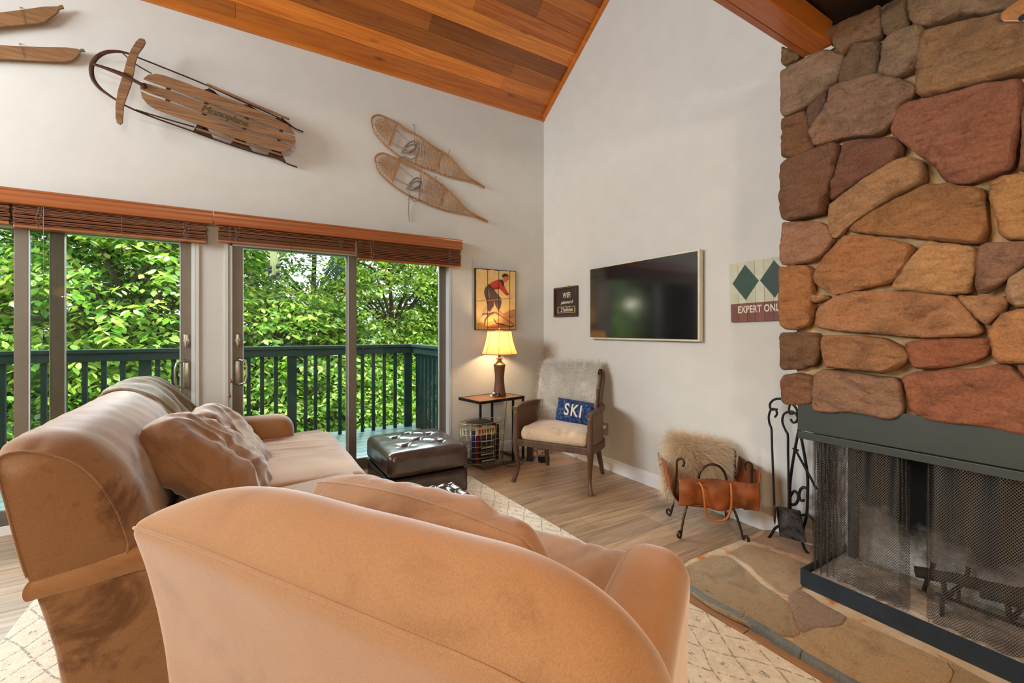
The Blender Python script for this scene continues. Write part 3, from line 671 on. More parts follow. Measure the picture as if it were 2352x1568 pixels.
# bird feeder and suet cage hanging outside
p0 = ony(620, 571, .55); p1 = ony(637, 641, .55); cx, r_ = (p0.x+p1.x)/2, .030
t = thing('bird_feeder', 'clear tube bird feeder with dark seed ports hanging outside the door', 'bird feeder', (cx, .55, p1.z))
m = MB(); m.lathe([(.001, .0), (r_+.006, 0), (r_+.006, .03), (r_, .035)], (cx, .55, p1.z), 20); build('base', m, M['plastic'], t, smooth=True, angle=40)
m = MB(); m.lathe([(r_, .035), (r_, p0.z-p1.z-.02)], (cx, .55, p1.z), 20, open_=True); build('tube', m, plain('amber_plastic', rgb(132, 136, 78), .2), t, smooth=True)
m = MB(); m.lathe([(r_, 0), (r_+.005, .0), (r_+.004, .02), (.001, .028)], (cx, .55, p0.z-.022), 20); m.tube([(cx, .55, p0.z), (cx, .55, 2.6)], .0015, 5); m.tube([(cx, .13, 2.5), (cx, .14, 2.62), (cx, .60, 2.6)], .006, 6); build('cap', m, M['plastic'], t, smooth=True)
for q, s in ((.05, 1), (.07, -1), (.115, 1), (.10, -1)):
    m = MB(); m.lathe([(.001, 0), (.018, 0), (.021, .014), (.001, .018)], (cx+s*r_, .55-.01, p1.z+q), 12, ax=Matrix.Rotation(R(90), 3, 'X')); m.tube([(cx+s*r_, .54, p1.z+q-.012), (cx+s*(r_+.035), .53, p1.z+q-.014)], .003, 6); build('port', m, M['plastic'], t)
c = ony(767, 621, 1.2); m = MB()
Q = Matrix.Translation(c) @ Matrix.Rotation(R(38), 4, 'Y')
for i in range(8):
    a = -.075+.15*i/7
    for yy in (-.02, .02):
        m.tube([Q @ Vector((a, yy, -.075)), Q @ Vector((a, yy, .075))], .003, 4); m.tube([Q @ Vector((-.075, yy, a)), Q @ Vector((.075, yy, a))], .003, 4)
m.tube([Q @ Vector((-.075, 0, .075)), Vector((c.x-.01, 1.2, 2.7))], .0015, 4); m.tube([(c.x-.01, .13, 2.6), (c.x-.01, .15, 2.72), (c.x-.01, 1.25, 2.7)], .007, 6)
single('suet_cage', m, M['green'], 'small green wire suet cage hanging tilted outside the door', 'bird feeder')
# ---------------------------------------------------------------- stone chimney breast with the open fireplace
XS = -.50
STONES = [
 ([(47,335),(100,350),(170,400),(150,425),(60,462),(47,455)], (150,118,74)),
 ([(45,515),(120,470),(215,425),(300,370),(380,362),(490,395),(505,430),(440,590),(380,655),(240,760),(120,820),(60,838),(45,800)], (158,128,98)),
 ([(395,235),(520,165),(760,50),(768,190),(765,250),(700,285),(610,300),(555,330),(500,393),(470,385),(425,310),(395,320)], (158,122,92)),
 ([(762,55),(800,25),(850,0),(945,-30),(962,180),(900,200),(850,240),(815,250),(785,225),(768,170)], (146,120,90)),
 ([(960,-80),(965,90),(985,150),(1010,175),(1060,182),(1200,150),(1330,105),(1500,102),(1650,65),(1850,20),(1850,-80)], (172,138,106)),
 ([(560,315),(740,295),(770,330),(745,520),(700,540),(600,570),(480,608),(455,585),(500,420)], (134,104,76)),
 ([(820,270),(930,200),(1050,180),(1080,215),(1065,290),(1020,480),(1000,500),(860,555),(750,530),(770,440),(775,330)], (164,134,102)),
 ([(1080,225),(1350,160),(1600,115),(1850,90),(1850,510),(1640,565),(1480,605),(1300,645),(1100,690),(1050,690),(1022,650),(1028,480),(1050,330)], (172,128,86)),
 ([(240,765),(398,658),(408,685),(385,760),(320,875),(262,920),(242,905),(230,805)], (122,88,70)),
 ([(415,650),(480,610),(600,565),(740,538),(850,560),(990,605),(1020,635),(1005,680),(900,755),(855,860),(790,940),(730,970),(600,978),(480,990),(370,1035),(310,1050),(280,1030),(260,960),(280,900),(380,790),(405,700)], (158,120,92)),
 ([(45,855),(130,830),(215,795),(235,830),(240,900),(276,1065),(200,1120),(95,1142),(50,1115),(45,950)], (138,96,62)),
 ([(905,765),(960,735),(1100,705),(1300,665),(1500,615),(1660,590),(1770,570),(1790,640),(1785,760),(1750,990),(1710,1215),(1600,1250),(1450,1305),(1380,1320),(1240,1315),(1210,1280),(1160,1200),(1060,1130),(940,1040),(850,960),(834,930),(850,880),(872,800)], (164,104,76)),
 ([(48,1185),(90,1152),(200,1112),(300,1070),(430,1028),(462,1050),(455,1130),(420,1260),(375,1420),(350,1535),(260,1558),(110,1588),(60,1578),(50,1500)], (132,92,66)),
 ([(480,1055),(510,1022),(640,1010),(850,992),(910,1030),(915,1080),(850,1170),(680,1255),(620,1295),(500,1365),(402,1440),(396,1400),(440,1220),(468,1130)], (132,88,66)),
 ([(395,1480),(440,1445),(600,1335),(820,1185),(900,1148),(980,1138),(1060,1162),(1085,1290),(1050,1318),(850,1415),(700,1505),(600,1570),(500,1640),(440,1712),(397,1688),(388,1600)], (176,132,88)),
 ([(1070,1325),(1230,1322),(1320,1338),(1480,1352),(1508,1390),(1522,1560),(1528,1660),(1480,1760),(1300,1743),(1100,1718),(800,1688),(640,1676),(532,1664),(524,1650),(625,1565),(855,1435)], (170,118,70)),
 ([(1560,1322),(1640,1270),(1850,1252),(1850,1722),(1662,1722),(1622,1660),(1592,1560),(1548,1420)], (192,140,84)),
 ([(1798,770),(1850,745),(1850,1228),(1776,1222),(1786,1000)], (158,108,78)),
 ([(60,1603),(200,1593),(320,1600),(370,1630),(403,1688),(408,1738),(330,1838),(240,1886),(120,1910),(50,1902),(40,1868),(45,1718)], (170,124,94)),
 ([(45,1930),(130,1914),(220,1914),(260,1950),(264,2048),(266,2248),(240,2336),(170,2372),(70,2368),(48,2338),(40,2168),(40,2018)], (180,120,70)),
 ([(500,1695),(600,1690),(800,1720),(960,1760),(998,1800),(950,1898),(868,2015),(800,2040),(600,2085),(420,2120),(340,2076),(272,2028),(270,1970),(350,1850),(420,1770)], (180,122,74)),
 ([(1100,1735),(1230,1755),(1400,1775),(1458,1810),(1452,1918),(1418,2068),(1398,2106),(1250,2120),(1000,2096),(852,2076),(848,2056),(905,1968),(1005,1830)], (196,146,92)),
 ([(1478,1785),(1540,1757),(1850,1742),(1850,1850),(1700,1985),(1600,2056),(1500,2110),(1462,2086),(1453,2048),(1467,1898)], (156,114,88)),
 ([(1690,2000),(1790,1936),(1850,1915),(1850,2208),(1740,2210),(1672,2148),(1662,2088)], (190,152,110)),
 ([(274,2128),(368,2130),(370,2152),(300,2176),(274,2172)], (182,136,90)),
 ([(300,2220),(380,2160),(490,2116),(600,2100),(900,2098),(1100,2115),(1298,2136),(1338,2180),(1438,2290),(1502,2402),(1400,2416),(1100,2428),(900,2416),(700,2396),(500,2386),(330,2366),(290,2356),(286,2268)], (184,130,86)),
 ([(1318,2132),(1638,2135),(1682,2170),(1638,2248),(1518,2336),(1482,2316),(1352,2180)], (188,136,90)),
 ([(1642,2262),(1790,2226),(1850,2224),(1850,2612),(1680,2612),(1592,2602),(1572,2508),(1548,2380)], (196,136,84)),
 ([(40,2400),(150,2395),(290,2400),(328,2450),(323,2528),(288,2626),(180,2656),(50,2660),(38,2626)], (132,96,66)),
 ([(352,2420),(600,2420),(780,2440),(900,2500),(958,2548),(958,2598),(850,2666),(780,2680),(600,2662),(380,2642),(347,2568),(340,2470)], (172,122,80)),
 ([(938,2470),(1100,2450),(1250,2440),(1528,2440),(1542,2470),(1528,2556),(1400,2614),(1200,2646),(1020,2654),(987,2616),(953,2518)], (166,100,68)),
 ([(60,2705),(150,2690),(288,2720),(293,2768),(268,2896),(180,2916),(70,2906),(52,2868),(50,2740)], (146,100,70)),
 ([(312,2690),(360,2660),(500,2680),(700,2710),(878,2730),(898,2768),(903,2868),(918,2966),(878,3006),(800,3012),(600,2968),(480,2962),(380,2966),(290,2956),(280,2916),(292,2750)], (162,124,96)),
 ([(908,2720),(1000,2682),(1200,2670),(1450,2660),(1600,2622),(1738,2655),(1790,2720),(1850,2770),(1850,3130),(1700,3112),(1500,3068),(1200,3036),(1050,3018),(987,2958),(953,2868),(932,2768)], (170,106,74)),
 ([(1755,2632),(1850,2632),(1850,2748),(1800,2706)], (166,108,78)),
]
def inset(P, d):
    n = len(P); Q = P.copy()
    t = np.roll(P, -1, 0)-np.roll(P, 1, 0); nn = np.c_[-t[:, 1], t[:, 0]]; nn /= np.linalg.norm(nn, axis=1, keepdims=True)+1e-9
    A = .5*np.sum(P[:, 0]*np.roll(P[:, 1], -1)-np.roll(P[:, 0], -1)*P[:, 1])
    return Q+nn*d*(1 if A > 0 else -1)
def resample(P, n, sm=2):
    P = np.array(P, float); Q = np.vstack([P, P[:1]]); L_ = np.r_[0, np.cumsum(np.linalg.norm(np.diff(Q, axis=0), axis=1))]
    s = np.linspace(0, L_[-1], n, endpoint=False); R_ = np.c_[np.interp(s, L_, Q[:, 0]), np.interp(s, L_, Q[:, 1])]
    for _ in range(sm): R_ = .5*R_+.25*(np.roll(R_, 1, 0)+np.roll(R_, -1, 0))
    return R_
from mathutils.geometry import delaunay_2d_cdt
def pip(P, q):
    x, y = q; c = False; n = len(P)
    for i in range(n):
        x1, y1 = P[i]; x2, y2 = P[i-1]
        if (y1 > y) != (y2 > y) and x < (x2-x1)*(y-y1)/(y2-y1)+x1: c = not c
    return c
def rock(mb, P2, to3, back, front, col, seed, n=84, rough=.016, tilt=True, k=1.0, cell=.011):
    """P2: outline in plane coordinates; to3(p, depth) -> 3-D; a rough stone that grows outward from back to front"""
    g = random.Random(seed); P = inset(resample(P2, n, 1), -.0035*k); c = P.mean(0); ns = g.uniform(0, 99); an = g.uniform(-.6, .6); ca, sa_ = math.cos(an), math.sin(an)
    tx, ty = (g.uniform(-.12, .12), g.uniform(-.12, .12)) if tilt else (0, 0)
    def relief(p):
        x, y = p[0]*ca+p[1]*sa_+ns, -p[0]*sa_+p[1]*ca; f = noise.fractal(Vector((x*7, y*11, ns)), .9, 2.1, 5); st = noise.noise(Vector((x*5, y*22, ns+3)))
        step = .5*math.tanh(st*9)+.25*math.tanh((noise.noise(Vector((x*14, y*30, ns+9)))-.1)*12); ch = max(0, noise.noise(Vector((x*11, y*11, ns+5)))-.25)
        return rough*(f*.62+step*.26-ch*.9)+tx*(p[0]-c[0])*.55+ty*(p[1]-c[1])*.55
    rs = [(0, back, 0), (0, front-.024*k, .25), (.002*k, front-.014*k, .5), (.006*k, front-.006*k, .75), (.012*k, front-.001*k, 1)]
    vs = []; m = len(P); rings = []
    for d, h, w_ in rs:
        R_ = inset(P, d); rings.append(R_)
        for p in R_:
            q = p+np.array([1, 1])*noise.noise(Vector((p[0]*45+ns, p[1]*45, ns)))*.0035*k*(1 if w_ else 0); vs.append(to3(q, h+w_*relief(q)))
    fs = [(i*m+j, i*m+(j+1) % m, (i+1)*m+(j+1) % m, (i+1)*m+j) for i in range(len(rs)-1) for j in range(m)]
    R_ = rings[-1]; In = inset(P, .012*k+cell*.55); pts = [tuple(p+np.array([1, 1])*noise.noise(Vector((p[0]*45+ns, p[1]*45, ns)))*.0035*k) for p in R_]; nb = len(pts)
    lo, hi = In.min(0), In.max(0); y = lo[1]; row = 0
    while y < hi[1]:
        x = lo[0]+(cell/2 if row % 2 else 0)
        while x < hi[0]:
            if pip(In, (x, y)): pts.append((x, y))
            x += cell
        y += cell*.87; row += 1
    V2, _, F2, ov, _, _ = delaunay_2d_cdt([Vector(p) for p in pts], [(i, (i+1) % nb) for i in range(nb)], [], 1, 1e-6)
    base = len(vs); mp = {}
    for i, v in enumerate(V2):
        o_ = [q for q in ov[i] if q < nb]
        if o_: mp[i] = 4*m+o_[0]
        else: mp[i] = len(vs); vs.append(to3((v.x, v.y), front+relief((v.x, v.y))))
    fs += [tuple(mp[i] for i in f) for f in F2 if len({mp[i] for i in f}) > 2]
    mb.add(vs, fs, col)
fire = thing('stone_fireplace', 'brown fieldstone fireplace with a dark metal hood and wire mesh curtains', 'fireplace', (-.25, -3.9, 0))
mb = MB()
for i, (poly, c) in enumerate(STONES):
    P2 = []
    for X_, Y_ in poly:
        p = onx(1780+X_/3.136, Y_/3.136, XS); P2.append((-p.y, p.z))
    left = min(q[0] for q in poly) < 60
    fr = .515+.005*((i*7) % 5)
    lum = sum(c)/3; c = [q*.86+lum*.14 for q in c]; rock(mb, P2, lambda p, d: (-d, -p[0], p[1]), .14 if left else .44, fr, rgb(*c), i, rough=.036)
r = random.Random(3); z = .93                                    # the courses that go on past the picture's edge
while z < 2.66:
    h = r.uniform(.13, .24); y = 3.686
    while y < 4.7:
        wd = r.uniform(.2, .42); j = lambda: r.uniform(-.015, .015)
        q = j(); P2 = [(y+.006+abs(j()), z+.008+j()*.5), (y+wd*.5, z+.006+j()*1.4), (y+wd-.008+q, z+.010+j()), (y+wd-.006-q, min(z+h, 2.68)-.010+j()), (y+wd*.4, min(z+h, 2.69)-.008+j()*1.4), (y+.006+abs(j()), min(z+h, 2.68)-.010)]
        rock(mb, P2, lambda p, d: (-d, -p[0], p[1]), .44, .52, rgb(r.randint(130, 190), r.randint(96, 130), r.randint(66, 90)), r.random()*100, n=60); y += wd
    z += h
z = .95                                                            # stones of the return that faces the window side
while z < 2.6:
    h = r.uniform(.16, .26); x = .02
    while x < .36:
        wd = min(r.uniform(.14, .24), .40-x)
        rock(mb, [(x+.008, z+.008), (x+wd-.008, z+.01), (x+wd-.01, z+h-.012), (x+.01, z+h-.008)], lambda p, d: (-p[0], -2.87+d, p[1]), -.01, .016, rgb(r.randint(130, 175), r.randint(96, 120), r.randint(66, 84)), r.random()*100, n=44, rough=.006, k=.6); x += wd
    z += h
build('stone_facing', mb, M['stone'], fire, smooth=True, angle=50)
w = MB(); w.box((-.452, -4.7, .915), (-.002, -2.878, 2.66)); build('mortar_core', w, M['mortar'], fire)
# hood
w = MB(); w.box((-.500, -4.7, .795), (-.492, -2.905, .945)); w.box((-.494, -2.912, .795), (-.02, -2.905, .96)); w.box((-.494, -4.7, .905), (-.02, -2.912, .912)); build('hood', w, M['hood'], fire, mod=('bev', .0015))
w = MB(); w.box((-.512, -4.7, .757), (-.494, -2.910, .792)); w.box((-.494, -4.7, .757), (-.40, -2.910, .762)); build('hood_lip', w, M['hood'], fire, mod=('bev', .002))
# curb tray
w = MB(); w.box((-.502, -4.7, .018), (-.496, -2.918, .104)); w.box((-.496, -2.924, .018), (-.002, -2.918, .104)); w.box((-.496, -4.7, .018), (-.002, -4.694, .104)); build('curb', w, M['bluei'], fire)
w = MB(); w.box((-.496, -4.694, .022), (-.43, -2.924, .060)); build('tray_floor', w, M['rust'], fire)
# firebox
w = MB(); w.box((-.43, -4.6, .022), (-.02, -2.93, .066)); w.box((-.028, -4.6, .05), (-.006, -2.985, .905)); w.box((-.43, -4.62, .05), (-.01, -4.6, .90)); build('firebox_lining', w, M['soot'], fire)
w = MB(); w.box((-.075, -2.99, .066), (-.028, -2.955, .905)); build('corner_post', w, M['bluei'], fire)
w = MB(); w.box((-.40, -4.6, .86), (-.02, -2.93, .90)); w.prism([(-.03, -4.6, .62), (-.03, -4.6, .88), (-.17, -4.6, .88)], (0, 1.61, 0)); build('smoke_shelf', w, plain('black_soot', rgb(14, 12, 11), .95), fire)
# ash, embers and burnt sticks
mb = MB(); mb.grid(lambda a, b: (-.425+.39*a, -2.99-1.5*b, .064+.055*max(0, math.sin(math.pi*a))*max(0, math.sin(math.pi*min(1, b*1.1)))*(.7+.6*noise.noise(Vector((a*3, b*9, 1))))+.010*noise.noise(Vector((a*18, b*60, 4)))), 46, 150)
o = tag(build('ash', mb, plain('grey_ash', rgb(178, 162, 146), .95, 0, .4, 9, .8, 60), None, smooth=True), 'bed of grey and pinkish wood ash in the firebox', 'ash', kind='stuff')
def curtain(name, pts, zb, zt, label=None):
    """pts: plan polyline of the hanging mesh, uv follows its length"""
    mb = MB(); s = 0; uv = []; nv = 10; vs = []
    for i, (x, y) in enumerate(pts):
        if i: s += math.hypot(x-pts[i-1][0], y-pts[i-1][1])
        for j in range(nv+1):
            t = j/nv; z = zt+(zb-zt)*t; vs.append((x+.004*math.sin(9*t+i*.35), y, z+(.006*math.sin(i*.5) if j == nv else 0))); uv.append((s, z))
    mb.add(vs, [(i*(nv+1)+j, (i+1)*(nv+1)+j, (i+1)*(nv+1)+j+1, i*(nv+1)+j+1) for i in range(len(pts)-1) for j in range(nv)]); mb.uv = uv
    return build(name, mb, M['mesh'], fire, smooth=True, label=label)
def folds(y0, y1, x0, amp, per, drift=0):
    n = int(abs(y1-y0)/per*14); return [(x0+amp*math.sin(2*math.pi*i/14)+drift*i/n, y0+(y1-y0)*i/n) for i in range(n+1)]
L1 = folds(-2.938, -3.045, -.425, .022, .026)+folds(-3.048, -3.285, -.43, .009, .085)[1:]+folds(-3.287, -3.318, -.43, .010, .014)[1:]
curtain('mesh_curtain', L1, .088, .80)
L2 = folds(-3.374, -3.392, -.43, .008, .012)+folds(-3.394, -4.62, -.43, .008, .11)[1:]
curtain('mesh_curtain', L2, .082, .80)
L3 = [(x, -2.95+.018*math.sin((x+.42)*150)) for x in np.linspace(-.40, -.09, 120)]
curtain('side_mesh_curtain', L3, .12, .86)
w = MB(); w.tube([(-.43, -2.93, .80), (-.43, -4.65, .80)], .004, 8); w.tube([(-.40, -2.95, .80), (-.06, -2.95, .80)], .004, 8)
for y in (-3.31, -3.378): w.tube([Vector((-.436, y+.012*math.cos(a), .775+.016*math.sin(a))) for a in np.linspace(0, 2*math.pi, 16)], .0012, 5)
build('curtain_rod', w, M['nickel'], fire)
# grate and logs
g_ = thing('fire_grate', 'black iron log grate standing in the ash behind the mesh', 'grate', (-.22, -3.7, .07))
w = MB()
for y in (-3.42, -3.60, -3.78, -3.96): w.tube([(-.40, y, .25), (-.385, y, .20), (-.36, y, .175), (-.1, y, .175), (-.07, y, .22)], .009, 8)
build('grate_bars', w, M['black'], g_, smooth=True)
w = MB(); w.tube([(-.34, -3.38, .165), (-.34, -4.0, .165)], .008, 8); w.tube([(-.12, -3.38, .165), (-.12, -4.0, .165)], .008, 8)
for y in (-3.40, -3.98):
    for x in (-.34, -.12): w.tube([(x, y, .165), (x, y, .072)], .008, 8)
build('grate_frame', w, M['black'], g_, smooth=True)
char = plain('charred_wood', rgb(42, 34, 30), .85, 0, .5, 18, .9, 40)
for nm, a, b, r0, lb in (('charred_log', (-.30, -3.30, .215), (-.18, -3.62, .23), .028, 'short charred stick lying across the near end of the grate'),
                         ('charred_log', (-.28, -3.50, .225), (-.17, -4.15, .24), .035, 'long charred log lying along the grate'),
                         ('burnt_twig', (-.27, -3.322, .13), (-.235, -3.345, .245), .010, 'thin burnt twig standing up in the gap between the mesh curtains')):
    mb = MB(); A, B_ = Vector(a), Vector(b); mb.tube([A.lerp(B_, i/9)+Vector((noise.noise(A+Vector((i, 0, 0)))*.01, 0, noise.noise(B_+Vector((i, 3, 0)))*.01)) for i in range(10)], [r0*(.85+.25*noise.noise(Vector((i*.7, r0*90, 2)))) for i in range(10)], 10)
    single(nm, mb, char, lb, 'log', smooth=True)
# wooden board that hangs on the stones at the picture's edge
def P3(X_, Y_, x): return onx(1780+X_/3.136, Y_/3.136, x)
mb = MB(); mb.prism([P3(*q, -.54) for q in ((1634, 110), (1700, 60), (1850, -45), (1990, -45), (1990, 172), (1655, 172), (1636, 150))], (-.022, 0, 0))
t = thing('wooden_plaque', 'pale wooden board with a dark round hole hung high on the stones', 'wooden board', tuple(P3(1750, 172, -.55)))
build('board', mb, M['bent'], t, mod=('bev', .004))
c = P3(1786, 126, -.5625); mb = MB(); mb.lathe([(.001, 0), (.011, 0), (.011, .002), (.001, .002)], c, 20, ax=Matrix.Rotation(R(-90), 3, 'Y')); build('hole', mb, M['plastic'], t)

# hearth
h_ = thing('flagstone_hearth', 'low raised hearth of tan flagstones with pale mortar in front of the fireplace', 'hearth', (-.5, -3.6, 0))
rim = [(-.015, -2.484), (-.40, -2.484), (-.62, -2.476), (-.82, -2.474), (-.955, -2.545), (-1.012, -2.61), (-1.022, -2.75), (-1.008, -2.93), (-1.006, -3.02), (-1.012, -3.12), (-1.016, -3.25), (-1.01, -3.40), (-1.005, -3.8), (-1.0, -4.2), (-1.0, -4.9), (-.015, -4.9)]
mb = MB(); rs = resample(rim, 160, 1); vs = [(p[0], p[1], 0) for p in rs]+[(p[0]+.004, p[1], .014) for p in rs]+[(p[0]*.985, p[1], .018) for p in rs]
n = len(rs); mb.add(vs, [(i+q*n, (i+1) % n+q*n, (i+1) % n+(q+1)*n, i+(q+1)*n) for q in (0, 1) for i in range(n)]+[tuple(range(2*n, 3*n))]); build('mortar_bed', mb, M['mortar2'], h_)
T4 = lambda X_, Y_: (1300+X_/3.35, 1100+Y_/3.35); T5 = lambda X_, Y_: (1780+X_/2.215, 860+Y_/2.215)
FL = [(T4, [(898,690),(960,652),(1130,592),(1240,590),(1285,622),(1395,722),(1550,850),(1650,905),(1730,1060),(1765,1150),(1745,1192),(1690,1205),(1500,1138),(1300,1065),(1130,975),(1000,885),(922,818),(897,750)], (196,174,140)),
      (T4, [(1262,562),(1370,508),(1450,512),(1560,545),(1700,595),(1830,645),(1900,668),(1812,740),(1805,828),(1722,875),(1648,866),(1510,758),(1410,660),(1305,598)], (204,176,144)),
      (T4, [(1442,468),(1500,440),(1545,392),(1640,402),(1850,430),(1980,470),(1980,655),(1905,632),(1800,595),(1600,528),(1480,492)], (200,168,142)),
      (T5, [(80,1118),(136,1098),(240,1166),(352,1222),(342,1258),(280,1275),(205,1275),(135,1302),(104,1230),(74,1150)], (182,158,138)),
      (T5, [(96,1342),(150,1316),(350,1278),(374,1232),(700,1390),(858,1452),(898,1505),(850,1610),(700,1700),(520,1720),(420,1570),(205,1440)], (222,190,148)),
      (T5, [(880,1452),(1267,1655),(1500,1760),(1500,1990),(1100,1900),(870,1720),(905,1580),(925,1510)], (208,180,146)),
      (T5, [(-10,1120),(60,1150),(92,1240),(120,1310),(88,1330),(20,1290)], (196,166,134)),
      ]
mb = MB()
for i, (T, poly, c) in enumerate(FL):
    P2 = [tuple(onz(*T(*q), .024))[:2] for q in poly]; P2 = [tuple(q) for q in inset(resample(P2, 60, 0), -.006)]
    rock(mb, P2, lambda p, d: (p[0], p[1], d), .012, .026, rgb(*c), 50+i, n=110, rough=.007, tilt=False, k=.35, cell=.012)
for i, P2 in enumerate(([(-.935, -3.45), (-.55, -3.62), (-.55, -4.0), (-.93, -4.05)], [(-.93, -4.08), (-.55, -4.03), (-.55, -4.6), (-.93, -4.5)], [(-.96, -2.66), (-.955, -2.98), (-.94, -3.0), (-.945, -2.66)])):
    rock(mb, P2, lambda p, d: (p[0], p[1], d), .010, .024, rgb(*((150, 126, 96) if i < 2 else (110, 122, 128))), 70+i, n=60, rough=.003, tilt=False, k=.4)
r = random.Random(9)                                     # blue-grey split edge stones along the rim
EDGE = [(-1.016, -2.62), (-1.028, -2.76), (-1.010, -2.93), (-1.008, -3.02), (-1.016, -3.12), (-1.022, -3.25), (-1.014, -3.40), (-1.01, -3.7), (-1.004, -4.1), (-1.004, -4.6)]
def ex(y): return float(np.interp(-y, [-q[1] for q in EDGE], [q[0] for q in EDGE]))
y = -2.62
for l in (.30, .24, .36, .22, .34, .30, .26):
    ysn = np.linspace(y-.002, y-l+.002, 14); P2 = [(ex(q), q) for q in ysn]+[(ex(q)+.034+.012*noise.noise(Vector((q*14, 0, 0))), q) for q in ysn[::-1]]
    rock(mb, P2, lambda p, d: (p[0], p[1], d), .001, .030, rgb(150, 158, 158), 90+y, n=110, rough=.006, tilt=False, k=.22, cell=.009); y -= l
build('flagstones', mb, M['flag'], h_, smooth=True, angle=50)
w = MB(); y = -2.60
while y > -4.9:
    w.box((-1.066, y-.36, .0), (-1.022, y-.002, .008)); y -= .362
structure('trim_5', w, M['edging'], mod=('bev', .002))

# fireplace tool set
XT = -.135
T = lambda X_, Y_: (1740+X_/4.02, 900+Y_/4.02)
def q3(pts, x=XT): return [onx(*T(*p), x) for p in pts]
def spline(pts, n=8):
    P = [Vector(p) for p in pts]; out = []
    for i in range(len(P)-1):
        a, b, c, d = P[max(i-1, 0)], P[i], P[i+1], P[min(i+2, len(P)-1)]
        for k in range(n):
            t = k/n; out.append(.5*((2*b)+(c-a)*t+(2*a-5*b+4*c-d)*t*t+(3*b-a-3*c+d)*t**3))
    return out+[P[-1]]
t = thing('fireplace_tool_stand', 'black wrought iron scrolled stand for fireplace tools on the hearth', 'tool stand', tuple(onx(1815, 1250, XT)-Vector((0, 0, onx(1815, 1250, XT).z-.02))))
w = MB(); w.tube(spline(q3([(385, 330), (370, 400), (340, 560), (310, 760), (298, 900), (302, 1060), (290, 1180), (240, 1215), (165, 1255), (130, 1310), (95, 1350), (40, 1352)])), .008, 8)
build('side_bar', w, M['black'], t, smooth=True)
w = MB(); w.tube(spline(q3([(385, 330), (405, 430), (440, 620), (462, 780), (462, 960), (455, 1120), (440, 1200), (425, 1250), (415, 1380), (450, 1470), (530, 1550)])), .008, 8); build('side_bar', w, M['black'], t, smooth=True)
w = MB(); w.tube(spline(q3([(458, 1125), (500, 1165), (560, 1250)])), .007, 8); w.tube(q3([(290, 1150), (455, 1130)]), .006, 8); build('foot_brace', w, M['black'], t, smooth=True)
w = MB(); w.tube(spline(q3([(302, 970), (318, 935), (345, 915), (370, 940), (376, 985), (355, 1030), (320, 1042)])), .008, 8); w.tube(spline(q3([(455, 890), (420, 880), (392, 910), (384, 960), (400, 1000), (432, 998)])), .008, 8); build('scroll', w, M['black'], t, smooth=True)
w = MB(); w.tube(spline(q3([(118, 155), (115, 110), (150, 72), (200, 62), (260, 75), (320, 110), (360, 160), (378, 240), (385, 330)])), .007, 8); w.tube(spline(q3([(298, 118), (290, 160), (295, 195), (325, 200), (330, 180)])), .006, 8)
w.tube(spline(q3([(118, 150), (135, 165), (185, 158)])), .005, 8); build('hanger', w, M['black'], t, smooth=True)
XF = -.165
def tool(name, label, handle, extra, cat):
    t = thing(name, label, cat, tuple(onx(*T(*handle[-1]), XF)), 0); w = MB(); w.tube(spline(q3(handle, XF)), .0065, 8); build('handle', w, M['black'], t, smooth=True); extra(t); return t
def poker(t):
    w = MB(); w.tube(spline(q3([(152, 1030), (158, 1100), (158, 1180), (160, 1228)], XF)), [.0065]*16+[.0065, .006, .005, .004, .003, .002, .0015, .001, .001], 8) if False else w.tube(q3([(152, 1030), (158, 1100), (158, 1190), (160, 1230)], XF), [.0065, .007, .006, .001], 8)
    w.tube(spline(q3([(160, 1100), (175, 1080), (205, 1075)], XF)), .005, 8); build('tip', w, M['rust'], t, smooth=True)
tool('fire_poker', 'thin iron poker with a hooked tip hanging from the tool stand', [(160, 232), (178, 205), (172, 170), (150, 155), (122, 165), (104, 225), (110, 290), (128, 340), (132, 460), (142, 700), (150, 900), (155, 1040)], poker, 'poker')
def shovel(t):
    w = MB(); A = q3([(192, 1055), (392, 1098), (448, 1395), (212, 1330)], XF-.012)
    w.prism(A, (-.003, 0, 0)); w.prism([A[0], A[1], A[1]+Vector((-.022, 0, 0)), A[0]+Vector((-.022, 0, 0))], (0, 0, .003)); w.prism([A[1], A[2], A[2]+Vector((-.004, 0, 0)), A[1]+Vector((-.022, 0, 0))], (0, -.003, 0)); w.prism([A[0], A[3], A[3]+Vector((-.004, 0, 0)), A[0]+Vector((-.022, 0, 0))], (0, .003, 0))
    build('pan', w, plain('scraped_iron', rgb(74, 70, 68), .5, .6, .6, 26, .5, 40), t)
tool('ash_shovel', 'iron ash shovel with a scratched pan hanging from the tool stand', [(305, 248), (325, 280), (355, 275), (370, 235), (340, 190), (290, 180), (240, 210), (230, 280), (262, 360), (280, 400), (282, 560), (286, 800), (288, 1000), (285, 1100)], shovel, 'shovel')
def tongs(t):
    w = MB(); w.tube(q3([(325, 520), (378, 540)], XF+.03), .006, 6); build('ferrule', w, M['black'], t)
tool('fire_brush_handle', 'iron tool leaning behind the scrolled stand against the mesh', [(345, 525), (380, 590), (440, 700), (500, 810), (545, 900)], tongs, 'fire tool')
